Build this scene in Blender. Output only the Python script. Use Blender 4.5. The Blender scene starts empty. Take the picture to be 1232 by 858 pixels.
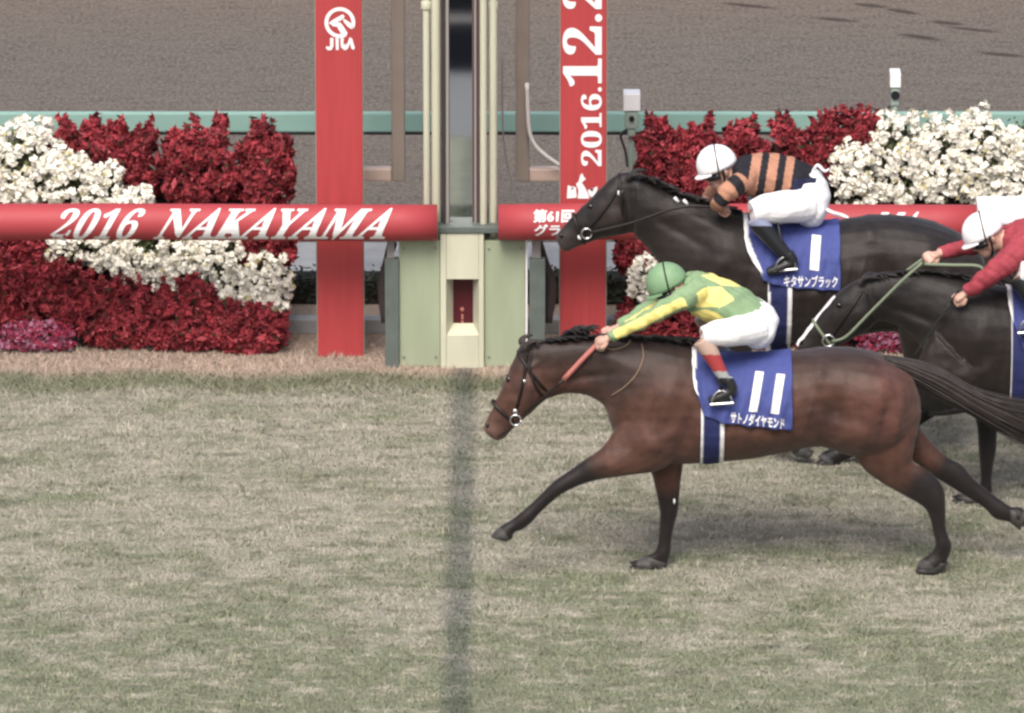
import bpy, bmesh, math, random
import numpy as np
from mathutils import Vector, Matrix
from mathutils.bvhtree import BVHTree

R = math.radians
rnd = random.Random(11)
npr = np.random.default_rng(7)
S = bpy.context.scene
COL = S.collection

# ------------------------------------------------------------------ camera
PITCH = R(16.0); F = 9000.0; CX, CY = 616.0, 429.0; DIST = 45.0
DEP = PITCH + math.atan((683 - CY) / F)
CAM = Vector((0, -DIST * math.cos(DEP), DIST * math.sin(DEP)))
cd = bpy.data.cameras.new('camera'); cam = bpy.data.objects.new('camera', cd); COL.objects.link(cam)
cam.location = CAM; cam.rotation_euler = (R(90) - PITCH, 0, 0)
cd.sensor_width = 36; cd.lens = F / 1232 * 36; cd.clip_start = 1; cd.clip_end = 3000
S.camera = cam

# ------------------------------------------------------------------ light
SUN_EL, SUN_ROT = R(54), R(192)
W = bpy.data.worlds.new('World'); S.world = W; W.use_nodes = True
nt = W.node_tree
bg = nt.nodes['Background']; sky = nt.nodes.new('ShaderNodeTexSky'); sky.sky_type = 'NISHITA'
sky.sun_disc = False; sky.sun_elevation = SUN_EL; sky.sun_rotation = SUN_ROT
sky.air_density = 0.8; sky.dust_density = 6.0; sky.ozone_density = 0.6
nt.links.new(sky.outputs[0], bg.inputs[0]); bg.inputs[1].default_value = 0.12
sd = bpy.data.lights.new('sun', 'SUN'); sun = bpy.data.objects.new('sun', sd); COL.objects.link(sun)
sd.energy = 1.6; sd.angle = R(30); sd.color = (1.0, 0.97, 0.90)
dv = Vector((math.sin(SUN_ROT) * math.cos(SUN_EL), math.cos(SUN_ROT) * math.cos(SUN_EL), math.sin(SUN_EL)))
sun.rotation_euler = dv.to_track_quat('Z', 'Y').to_euler()
S.view_settings.view_transform = 'Standard'; S.view_settings.look = 'None'
S.view_settings.exposure = 0.62; S.view_settings.gamma = 1.0
S.view_settings.use_curve_mapping = False
S.cycles.filter_width = 2.6

# ------------------------------------------------------------------ photo measurement helpers
CR = Matrix.Rotation(R(90) - PITCH, 3, 'X'); CRI = CR.inverted()
def ray(px, py): return CR @ Vector(((px - CX) / F, (CY - py) / F, -1.0))
def P(px, py, Y=0.0):
    d = ray(px, py); return CAM + d * ((Y - CAM.y) / d.y)
def G(px, py, z=0.0):
    d = ray(px, py); return CAM + d * ((z - CAM.z) / d.z)
def proj(v):
    q = CRI @ (Vector(v) - CAM); return CX + F * q.x / -q.z, CY - F * q.y / -q.z

# ------------------------------------------------------------------ materials
def mat(name, col, rough=0.6, metal=0.0, spec=0.4, noise=0.0, nscale=8.0, bump=0.0, bscale=60.0, attr=False, sheen=0.0, coat=0.0, nmap=None):
    m = bpy.data.materials.new(name); m.use_nodes = True; n = m.node_tree; b = n.nodes['Principled BSDF']
    b.inputs['Roughness'].default_value = rough; b.inputs['Metallic'].default_value = metal
    b.inputs['Specular IOR Level'].default_value = spec
    b.inputs['Sheen Weight'].default_value = sheen; b.inputs['Coat Weight'].default_value = coat
    tc = n.nodes.new('ShaderNodeNewGeometry')
    if attr:
        src = n.nodes.new('ShaderNodeAttribute'); src.attribute_name = 'col'; co = src.outputs['Color']
    else:
        src = n.nodes.new('ShaderNodeRGB'); src.outputs[0].default_value = (*col, 1); co = src.outputs[0]
    if noise > 0:
        nz = n.nodes.new('ShaderNodeTexNoise'); nz.inputs['Scale'].default_value = nscale; nz.inputs['Detail'].default_value = 6
        if nmap:
            mpn = n.nodes.new('ShaderNodeMapping'); mpn.inputs['Scale'].default_value = nmap; n.links.new(tc.outputs['Position'], mpn.inputs['Vector']); n.links.new(mpn.outputs[0], nz.inputs['Vector'])
        else: n.links.new(tc.outputs['Position'], nz.inputs['Vector'])
        mr = n.nodes.new('ShaderNodeMapRange'); mr.inputs[1].default_value = 0.25; mr.inputs[2].default_value = 0.75
        mr.inputs[3].default_value = 1 - noise; mr.inputs[4].default_value = 1 + noise
        n.links.new(nz.outputs[0], mr.inputs[0])
        mx = n.nodes.new('ShaderNodeVectorMath'); mx.operation = 'SCALE'
        n.links.new(co, mx.inputs[0]); n.links.new(mr.outputs[0], mx.inputs['Scale']); co = mx.outputs[0]
    n.links.new(co, b.inputs['Base Color'])
    if bump > 0:
        nb = n.nodes.new('ShaderNodeTexNoise'); nb.inputs['Scale'].default_value = bscale; nb.inputs['Detail'].default_value = 5
        n.links.new(tc.outputs['Position'], nb.inputs['Vector'])
        bp = n.nodes.new('ShaderNodeBump'); bp.inputs['Strength'].default_value = bump; bp.inputs['Distance'].default_value = 0.02
        n.links.new(nb.outputs[0], bp.inputs['Height']); n.links.new(bp.outputs[0], b.inputs['Normal'])
    return m

M = {}
M['coat'] = mat('horse coat', (1, 1, 1), 0.50, spec=0.30, noise=0.34, nscale=13, bump=0.22, bscale=110, attr=True, sheen=0.1)
M['cloth'] = mat('garment cloth', (1, 1, 1), 0.75, spec=0.25, noise=0.05, nscale=20, bump=0.35, bscale=22, attr=True)
M['skin'] = mat('skin', (0.56, 0.345, 0.275), 0.5, noise=0.08, nscale=40)
M['hair_black'] = mat('horse hair', (0.012, 0.010, 0.010), 0.5, noise=0.3, nscale=30)
M['tail_grey'] = mat('tail hair', (0.034, 0.028, 0.026), 0.55, noise=0.4, nscale=14)
M['leather'] = mat('bridle leather', (0.012, 0.009, 0.008), 0.45)
M['eye'] = mat('horse eye', (0.004, 0.003, 0.003), 0.1, spec=0.6)
M['steel'] = mat('polished steel', (0.7, 0.7, 0.7), 0.25, metal=1.0)
M['white'] = mat('white print', (0.82, 0.82, 0.84), 0.6)
M['white_gloss'] = mat('white gloss', (0.86, 0.86, 0.88), 0.35, coat=0.2)
M['green_helmet'] = mat('green helmet silk', (0.19, 0.32, 0.18), 0.55, noise=0.06, nscale=30, bump=0.1, bscale=30)
M['goggles'] = mat('dark goggles', (0.02, 0.02, 0.024), 0.15, spec=0.6)
M['strap_dark'] = mat('dark strap', (0.012, 0.016, 0.014), 0.6)
M['rein_pink'] = mat('pink rubber rein', (0.42, 0.15, 0.13), 0.6)
M['rein_green'] = mat('green rein', (0.17, 0.205, 0.14), 0.6)
M['rein_tan'] = mat('tan rein', (0.22, 0.15, 0.10), 0.6)
M['red'] = mat('red painted panel', (0.40, 0.052, 0.057), 0.5, noise=0.09, nscale=3, nmap=(9, 9, .7))
M['red_vinyl'] = mat('red vinyl cover', (0.36, 0.048, 0.058), 0.6, noise=0.05, nscale=4, bump=0.06, bscale=7)
M['cream'] = mat('cream paint', (0.56, 0.56, 0.44), 0.45, noise=0.08, nscale=2, nmap=(5, 5, 1.0))
M['palegreen'] = mat('pale green panel', (0.33, 0.38, 0.27), 0.5, noise=0.09, nscale=2, nmap=(5, 5, 1.0))
M['greypost'] = mat('grey green post', (0.11, 0.135, 0.125), 0.5, noise=0.15, nscale=12)
M['darkmetal'] = mat('dark frame metal', (0.045, 0.038, 0.040), 0.4)
M['mauve'] = mat('brown mauve frame', (0.10, 0.065, 0.065), 0.45)
M['brownpipe'] = mat('brown grey pipe', (0.27, 0.23, 0.20), 0.45, metal=0.0, noise=0.1, nscale=6)
M['copper'] = mat('light bronze pipe', (0.55, 0.43, 0.37), 0.4)
M['mirror'] = mat('mirror glass', (0.72, 0.76, 0.78), 0.03, metal=1.0)
M['niche'] = mat('dark red panel', (0.075, 0.012, 0.018), 0.35)
M['turq'] = mat('turquoise rail paint', (0.235, 0.39, 0.35), 0.5, noise=0.06, nscale=3)
M['hose'] = mat('white hose', (0.6, 0.58, 0.56), 0.5)
M['cable'] = mat('grey cable', (0.28, 0.26, 0.25), 0.6)
M['housing'] = mat('pale grey green housing', (0.30, 0.38, 0.33), 0.5)
M['bluecloth_strap'] = mat('navy strap', (0.016, 0.022, 0.075), 0.7)
M['stand'] = mat('dark stand timber', (0.018, 0.016, 0.013), 0.8)
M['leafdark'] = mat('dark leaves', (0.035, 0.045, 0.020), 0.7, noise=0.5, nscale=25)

# ------------------------------------------------------------------ object helpers
def link(name, me, material=None, parent=None):
    o = bpy.data.objects.new(name, me); COL.objects.link(o)
    if material: me.materials.append(material)
    if parent: o.parent = parent
    return o
def bm_obj(name, bm, material=None, parent=None, smooth=False):
    bmesh.ops.recalc_face_normals(bm, faces=bm.faces[:])
    me = bpy.data.meshes.new(name); bm.to_mesh(me); bm.free()
    if smooth: me.polygons.foreach_set('use_smooth', [True] * len(me.polygons))
    return link(name, me, material, parent)
def thing(name, label, cat, loc=(0, 0, 0), group=None):
    o = bpy.data.objects.new(name, None); COL.objects.link(o); o.location = loc
    o['label'] = label; o['category'] = cat
    if group: o['group'] = group
    o.empty_display_size = 0.1
    bpy.context.view_layer.update()
    return o
def tag(o, label, cat, group=None):
    o['label'] = label; o['category'] = cat
    if group: o['group'] = group
    return o
def adopt(o, parent):
    """parent keeping world placement (parents are pure translations)"""
    o.parent = parent; o.matrix_parent_inverse = Matrix.Translation(-parent.location)
    return o
def part(name, bm, material, root, smooth=False):
    o = bm_obj(name, bm, material, None, smooth); return adopt(o, root)

def box(bm, x0, x1, y0, y1, z0, z1, bev=0.0):
    b2 = bmesh.new(); bmesh.ops.create_cube(b2, size=1.0)
    for v in b2.verts:
        v.co = Vector(((x0 + x1) / 2 + v.co.x * (x1 - x0), (y0 + y1) / 2 + v.co.y * (y1 - y0), (z0 + z1) / 2 + v.co.z * (z1 - z0)))
    if bev > 0: bmesh.ops.bevel(b2, geom=b2.edges[:], offset=bev, segments=2, profile=0.6, affect='EDGES')
    merge(bm, b2)
def merge(bm, b2):
    mp = {v: bm.verts.new(v.co) for v in b2.verts}
    for f in b2.faces:
        try: bm.faces.new([mp[v] for v in f.verts])
        except ValueError: pass
    b2.free()
def ring_loft(bm, rings, cap=True):
    vs = [[bm.verts.new(p) for p in r] for r in rings]
    n = len(vs[0])
    for a, b in zip(vs, vs[1:]):
        for i in range(n): bm.faces.new((a[i], a[(i + 1) % n], b[(i + 1) % n], b[i]))
    if cap:
        for r, rev in ((vs[0], True), (vs[-1], False)):
            c = bm.verts.new(sum((v.co for v in r), Vector()) / n)
            for i in range(n):
                f = (r[i], r[(i + 1) % n], c)
                bm.faces.new(f[::-1] if rev else f)
def catmull(pts, k):
    """pts: list of tuples (any length); k samples per span"""
    A = [np.array(p, float) for p in pts]; out = []
    A = [2 * A[0] - A[1]] + A + [2 * A[-1] - A[-2]]
    for i in range(1, len(A) - 2):
        for j in range(k):
            t = j / k; p0, p1, p2, p3 = A[i - 1:i + 3]
            out.append(0.5 * (2 * p1 + (p2 - p0) * t + (2 * p0 - 5 * p1 + 4 * p2 - p3) * t * t + (3 * p1 - p0 - 3 * p2 + p3) * t ** 3))
    out.append(A[-2]); return out
def tube(bm, pts, radii, n=10, k=4, flat=1.0):
    """round tube through 3D points with radii"""
    if not isinstance(radii, (list, tuple)): radii = [radii] * len(pts)
    if k == 1 and len(pts) == 2:
        a_, b_ = Vector(pts[0]), Vector(pts[1]); e_ = min(.004, (b_ - a_).length * .1); t_ = (b_ - a_).normalized()
        pts = [a_, a_ + t_ * e_, b_ - t_ * e_, b_]; radii = [radii[0] * .96, radii[0], radii[1], radii[1] * .96]
    q = catmull([(*p, r) for p, r in zip(pts, radii)], k) if len(pts) > 2 and k > 1 else [np.array((*p, r)) for p, r in zip(pts, radii)]
    C = [Vector(a[:3]) for a in q]; rr = [max(a[3], 1e-4) for a in q]; rings = []
    up = None
    for i, c in enumerate(C):
        t = (C[min(i + 1, len(C) - 1)] - C[max(i - 1, 0)]).normalized()
        if up is None:
            up = Vector((0, 1, 0)) if abs(t.y) < 0.9 else Vector((1, 0, 0))
        up = (up - t * up.dot(t)).normalized(); s = t.cross(up)
        rings.append([c + (up * math.cos(2 * math.pi * j / n) + s * math.sin(2 * math.pi * j / n) * flat) * rr[i] for j in range(n)])
    ring_loft(bm, rings)
def pair_stations(pairs, Y, k=4):
    """pairs: (x1,y1,x2,y2,halfwidth[,dY]) in photo pixels -> dense (centre, a, hb)"""
    raw = []
    for p in pairs:
        y = Y + (p[5] if len(p) > 5 else 0.0)
        a, b = P(p[0], p[1], y), P(p[2], p[3], y)
        raw.append((*a, *b, p[4]))
    st = []
    for q in catmull(raw, k):
        a, b = Vector(q[:3]), Vector(q[3:6]); st.append(((a + b) / 2, (a - b) / 2, max(q[6], 0.004)))
    return st
def pair_loft(bm, pairs, Y, n=20, k=4, sq=1.0):
    rings = []
    for c, a, hb in pair_stations(pairs, Y, k):
        r = []
        for j in range(n):
            t = 2 * math.pi * j / n; cs, sn = math.cos(t), math.sin(t)
            if sq != 1.0:
                cs = math.copysign(abs(cs) ** sq, cs); sn = math.copysign(abs(sn) ** sq, sn)
            r.append(c + a * cs + Vector((0, hb * sn, 0)))
        rings.append(r)
    ring_loft(bm, rings)
def ellipsoid(bm, c, rx, ry, rz, rot=0.0, seg=20, ring=12):
    b2 = bmesh.new(); bmesh.ops.create_uvsphere(b2, u_segments=seg, v_segments=ring, radius=1.0)
    m = Matrix.Rotation(rot, 3, 'Y')
    for v in b2.verts: v.co = Vector(c) + m @ Vector((v.co.x * rx, v.co.y * ry, v.co.z * rz))
    merge(bm, b2)
def fuse(bm, voxel, smooth=3, factor=0.5):
    """union of closed lofts as one continuous skin"""
    bmesh.ops.recalc_face_normals(bm, faces=bm.faces[:])
    me = bpy.data.meshes.new('tmp'); bm.to_mesh(me); bm.free()
    o = bpy.data.objects.new('tmp', me); COL.objects.link(o)
    r = o.modifiers.new('r', 'REMESH'); r.mode = 'VOXEL'; r.voxel_size = voxel; r.adaptivity = 0
    if smooth:
        s = o.modifiers.new('s', 'SMOOTH'); s.factor = factor; s.iterations = smooth
    dg = bpy.context.evaluated_depsgraph_get()
    out = bpy.data.meshes.new_from_object(o.evaluated_get(dg), depsgraph=dg)
    bpy.data.objects.remove(o); bpy.data.meshes.remove(me)
    out.polygons.foreach_set('use_smooth', [True] * len(out.polygons))
    return out
def mesh_arrays(me):
    n = len(me.vertices); co = np.empty(n * 3, np.float32); no = np.empty(n * 3, np.float32)
    me.vertices.foreach_get('co', co); me.vertices.foreach_get('normal', no)
    return co.reshape(-1, 3), no.reshape(-1, 3)
def push(me, co, no, d):
    me.vertices.foreach_set('co', (co + no * d[:, None]).astype(np.float32).ravel()); me.update()
def ripple(me, ph, ks, amp):
    co, no = mesh_arrays(me); push(me, co, no, np.sin(co @ np.array(ks[0]) + ph) * np.sin(co @ np.array(ks[1])) * amp)
def bumps(me, Y, items):
    """muscle relief: gaussian swells and hollows (px, py, sx, sz, rot, height) on both flanks"""
    co, no = mesh_arrays(me); d = np.zeros(len(co)); side = np.clip(np.abs(no[:, 1]) * 1.3, 0, 1)
    for x, y, sx, sz, rot, h in items:
        c = P(x, y, Y - .2); dx, dz = co[:, 0] - c.x, co[:, 2] - c.z; cr, sr = math.cos(R(rot)), math.sin(R(rot))
        u, w = dx * cr + dz * sr, -dx * sr + dz * cr
        d += 1.45 * h * np.exp(-(u / sx) ** 2 - (w / sz) ** 2)
    mus = np.sin(co @ np.array((31, 9, 17)) + 2) * np.sin(co @ np.array((-14, 12, 34))) * .0018 + np.sin(co @ np.array((55, 20, -38))) * np.sin(co @ np.array((40, -25, 60)) + 1) * .0010
    push(me, co, no, d * side + mus * np.clip((co[:, 2] - .55) * 4, 0, 1))
def paint(me, fn):
    a = me.color_attributes.new('col', 'FLOAT_COLOR', 'POINT')
    buf = np.ones((len(me.vertices), 4), np.float32)
    for i, v in enumerate(me.vertices): buf[i, :3] = fn(v.co, v.normal)
    a.data.foreach_set('color', buf.ravel())
def lerp(a, b, t): t = max(0, min(1, t)); return tuple(x + (y - x) * t for x, y in zip(a, b))
def sstep(a, b, x): t = max(0, min(1, (x - a) / (b - a))); return t * t * (3 - 2 * t)
def bvh_of(o):
    bm = bmesh.new(); bm.from_mesh(o.data)
    t = BVHTree.FromBMesh(bm); bm.free(); return t

# ------------------------------------------------------------------ lettering
def text_shape(s, offset=0.0):
    c = bpy.data.curves.new('t', 'FONT'); c.body = s; c.offset = offset; c.resolution_u = 6; c.fill_mode = 'FRONT'
    o = bpy.data.objects.new('t', c); COL.objects.link(o)
    dg = bpy.context.evaluated_depsgraph_get(); me = bpy.data.meshes.new_from_object(o.evaluated_get(dg), depsgraph=dg)
    vs = [(v.co.x, v.co.y) for v in me.vertices]; fs = [tuple(p.vertices) for p in me.polygons]
    bpy.data.objects.remove(o); bpy.data.meshes.remove(me); return vs, fs
def decal(name, shape, bl, br, tl, bvh, material, lift=0.004, maxlen=7.0, fallback_Y=None):
    """lay flat printed marks (2D shape, bbox mapped to the parallelogram bl, br, tl given in photo pixels) on a surface"""
    vs, fs = shape
    xs = [v[0] for v in vs]; ys = [v[1] for v in vs]; x0, x1, y0, y1 = min(xs), max(xs), min(ys), max(ys)
    bm = bmesh.new(); V = []
    for x, y in vs:
        u = (x - x0) / (x1 - x0); w = (y - y0) / (y1 - y0)
        V.append(bm.verts.new((bl[0] + (br[0] - bl[0]) * u + (tl[0] - bl[0]) * w, bl[1] + (br[1] - bl[1]) * u + (tl[1] - bl[1]) * w, 0)))
    for f in fs:
        try: bm.faces.new([V[i] for i in f])
        except ValueError: pass
    bmesh.ops.triangulate(bm, faces=bm.faces[:])
    for _ in range(5):
        es = [e for e in bm.edges if e.calc_length() > maxlen]
        if not es: break
        bmesh.ops.subdivide_edges(bm, edges=es, cuts=1); bmesh.ops.triangulate(bm, faces=[f for f in bm.faces if len(f.verts) > 3])
    last = None
    for v in bm.verts:
        d = ray(v.co.x, v.co.y).normalized(); h, nrm, _, _ = bvh.ray_cast(CAM, d)
        if h is None:
            h = last if last is not None else P(v.co.x, v.co.y, 0); h = CAM + d * (h - CAM).length
        last = h; v.co = h - d * lift
    me = bpy.data.meshes.new(name); bm.to_mesh(me); bm.free()
    return link(name, me, material)
def poly_shape(polys):
    """2D polygons (photo px) -> shape"""
    bm = bmesh.new()
    for p in polys:
        f = bm.faces.new([bm.verts.new((x, y, 0)) for x, y in p])
    bmesh.ops.triangulate(bm, faces=bm.faces[:])
    bm.verts.index_update()
    r = [(v.co.x, v.co.y) for v in bm.verts], [tuple(v.index for v in f.verts) for f in bm.faces]
    bm.free(); return r
def bbox_par(vs):
    xs = [v[0] for v in vs]; ys = [v[1] for v in vs]
    return (min(xs), min(ys)), (max(xs), min(ys)), (min(xs), max(ys))
def mathbold(s): return ''.join(chr(0x1D7CE + int(c)) if c.isdigit() else chr(0x1D400 + ord(c) - 65) if c.isupper() else c for c in s)
def mathbi(s): return ''.join(chr(0x1D468 + ord(c) - 65) if c.isupper() else c for c in s)

# ------------------------------------------------------------------ layout in depth
YT = G(560, 443).y            # front of the finish tower
YP = G(410, 429).y            # front of the red posts
YF = G(150, 428).y            # front of the flower banks
YR = G(616, 346).y            # turquoise rail
YBAR = YT - 0.06

# ================================================================== SETTING
def ground_colors(n, tc):
    """returns colour socket of the winter turf, driven by world position"""
    def noise(sx, sy, detail=4, seed=0):
        mp = n.nodes.new('ShaderNodeMapping'); mp.inputs['Scale'].default_value = (sx, sy, 1); mp.inputs['Location'].default_value = (seed, seed * 1.7, 0)
        n.links.new(tc.outputs['Position'], mp.inputs['Vector'])
        z = n.nodes.new('ShaderNodeTexNoise'); z.inputs['Scale'].default_value = 1.0; z.inputs['Detail'].default_value = detail; z.inputs['Roughness'].default_value = 0.6
        n.links.new(mp.outputs[0], z.inputs['Vector']); return z.outputs[0]
    def ramp(fac, a, b, lo, hi):
        mr = n.nodes.new('ShaderNodeMapRange'); mr.interpolation_type = 'SMOOTHSTEP'
        mr.inputs[1].default_value = lo; mr.inputs[2].default_value = hi; n.links.new(fac, mr.inputs[0]); return mr.outputs[0]
    def mix(fac, c1, c2):
        m = n.nodes.new('ShaderNodeMix'); m.data_type = 'RGBA'
        for s, c in ((6, c1), (7, c2)):
            if isinstance(c, tuple): m.inputs[s].default_value = (*c, 1)
            else: n.links.new(c, m.inputs[s])
        n.links.new(fac, m.inputs[0]); return m.outputs[2]
    def mathn(op, a, b):
        m = n.nodes.new('ShaderNodeMath'); m.operation = op
        for i, s in enumerate((a, b)):
            if isinstance(s, (int, float)): m.inputs[i].default_value = s
            else: n.links.new(s, m.inputs[i])
        return m.outputs[0]
    sep = n.nodes.new('ShaderNodeSeparateXYZ'); n.links.new(tc.outputs['Position'], sep.inputs[0]); Y = sep.outputs[1]; X = sep.outputs[0]
    # big patches: straw coloured where worn, greener near the camera
    tend = ramp(Y, 0, 1, -0.3, -2.6)
    mr = n.nodes.new('ShaderNodeMapRange'); mr.inputs[1].default_value = 0.6; mr.inputs[2].default_value = -2.8; mr.inputs[3].default_value = -0.04; mr.inputs[4].default_value = 0.17
    n.links.new(Y, mr.inputs[0])
    patch = mathn('ADD', noise(0.95, 1.9, 7, 3), mathn('ADD', mr.outputs[0], mathn('MULTIPLY', ramp(Y, 0, 1, -5.0, -8.0), 0.4)))
    straw, green = (0.360, 0.346, 0.282), (0.228, 0.248, 0.166)
    c = mix(ramp(patch, 0, 1, 0.43, 0.62), straw, green)
    c = mix(mathn('MULTIPLY', ramp(noise(3.6, 7.0, 6, 9), 0, 1, 0.47, 0.67), 0.72), c, (0.160, 0.172, 0.118))
    c = mix(mathn('MULTIPLY', ramp(noise(4.6, 8.0, 6, 17), 0, 1, 0.48, 0.69), 0.72), c, (0.48, 0.445, 0.370))
    c = mix(mathn('MULTIPLY', ramp(noise(5.5, 10.0, 3, 31), 0, 1, 0.66, 0.74), 0.6), c, (0.115, 0.088, 0.068))
    # uncut strip by the rail line, then dry bare verge
    wob = mathn('ADD', Y, mathn('MULTIPLY', mathn('SUBTRACT', noise(1.5, 1.5, 3, 5), 0.5), 0.5))
    y1, y2, y3 = G(0, 474).y, G(0, 459).y, G(0, 449).y
    c = mix(mathn('MULTIPLY', ramp(wob, 0, 1, y1 - 0.05, y1 + 0.22), 0.8), c, (0.165, 0.18, 0.11))
    c = mix(ramp(wob, 0, 1, y2, y3 + 0.1), c, (0.42, 0.335, 0.275))
    # narrow band of darker turf colour running out from the finish tower
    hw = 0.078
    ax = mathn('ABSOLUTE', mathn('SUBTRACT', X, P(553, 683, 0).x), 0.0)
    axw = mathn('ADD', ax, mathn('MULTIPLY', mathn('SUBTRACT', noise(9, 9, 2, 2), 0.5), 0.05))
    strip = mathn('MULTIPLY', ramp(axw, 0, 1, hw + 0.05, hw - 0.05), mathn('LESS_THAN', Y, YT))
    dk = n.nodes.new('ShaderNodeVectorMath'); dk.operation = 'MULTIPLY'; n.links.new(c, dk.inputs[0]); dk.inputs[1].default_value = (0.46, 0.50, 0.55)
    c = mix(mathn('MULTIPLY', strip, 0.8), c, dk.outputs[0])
    return c
def turf_mat(name, blade):
    m = bpy.data.materials.new(name); m.use_nodes = True; n = m.node_tree; b = n.nodes['Principled BSDF']
    tc = n.nodes.new('ShaderNodeNewGeometry'); c = ground_colors(n, tc)
    if blade:
        at = n.nodes.new('ShaderNodeAttribute'); at.attribute_name = 'tint'
        vm = n.nodes.new('ShaderNodeVectorMath'); vm.operation = 'MULTIPLY'
        n.links.new(c, vm.inputs[0]); n.links.new(at.outputs['Color'], vm.inputs[1]); c = vm.outputs[0]
    else:
        vm = n.nodes.new('ShaderNodeVectorMath'); vm.operation = 'SCALE'; vm.inputs['Scale'].default_value = 0.8
        n.links.new(c, vm.inputs[0]); c = vm.outputs[0]
        nb = n.nodes.new('ShaderNodeTexNoise'); nb.inputs['Scale'].default_value = 30; nb.inputs['Detail'].default_value = 6
        n.links.new(tc.outputs['Position'], nb.inputs['Vector'])
        bp = n.nodes.new('ShaderNodeBump'); bp.inputs['Strength'].default_value = 0.9; bp.inputs['Distance'].default_value = 0.04
        n.links.new(nb.outputs[0], bp.inputs['Height']); n.links.new(bp.outputs[0], b.inputs['Normal'])
    n.links.new(c, b.inputs['Base Color']); b.inputs['Roughness'].default_value = 0.75; b.inputs['Specular IOR Level'].default_value = 0.2
    return m
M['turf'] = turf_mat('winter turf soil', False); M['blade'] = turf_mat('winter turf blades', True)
def sheet(name, x0, x1, y0, y1, z, material):
    bm = bmesh.new(); bm.faces.new([bm.verts.new(p) for p in ((x0, y0, z), (x1, y0, z), (x1, y1, z), (x0, y1, z))])
    o = bm_obj(name, bm, material); o['kind'] = 'structure'; return o
sheet('ground', -900, 900, -900, 900, 0.0, M['turf'])

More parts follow.
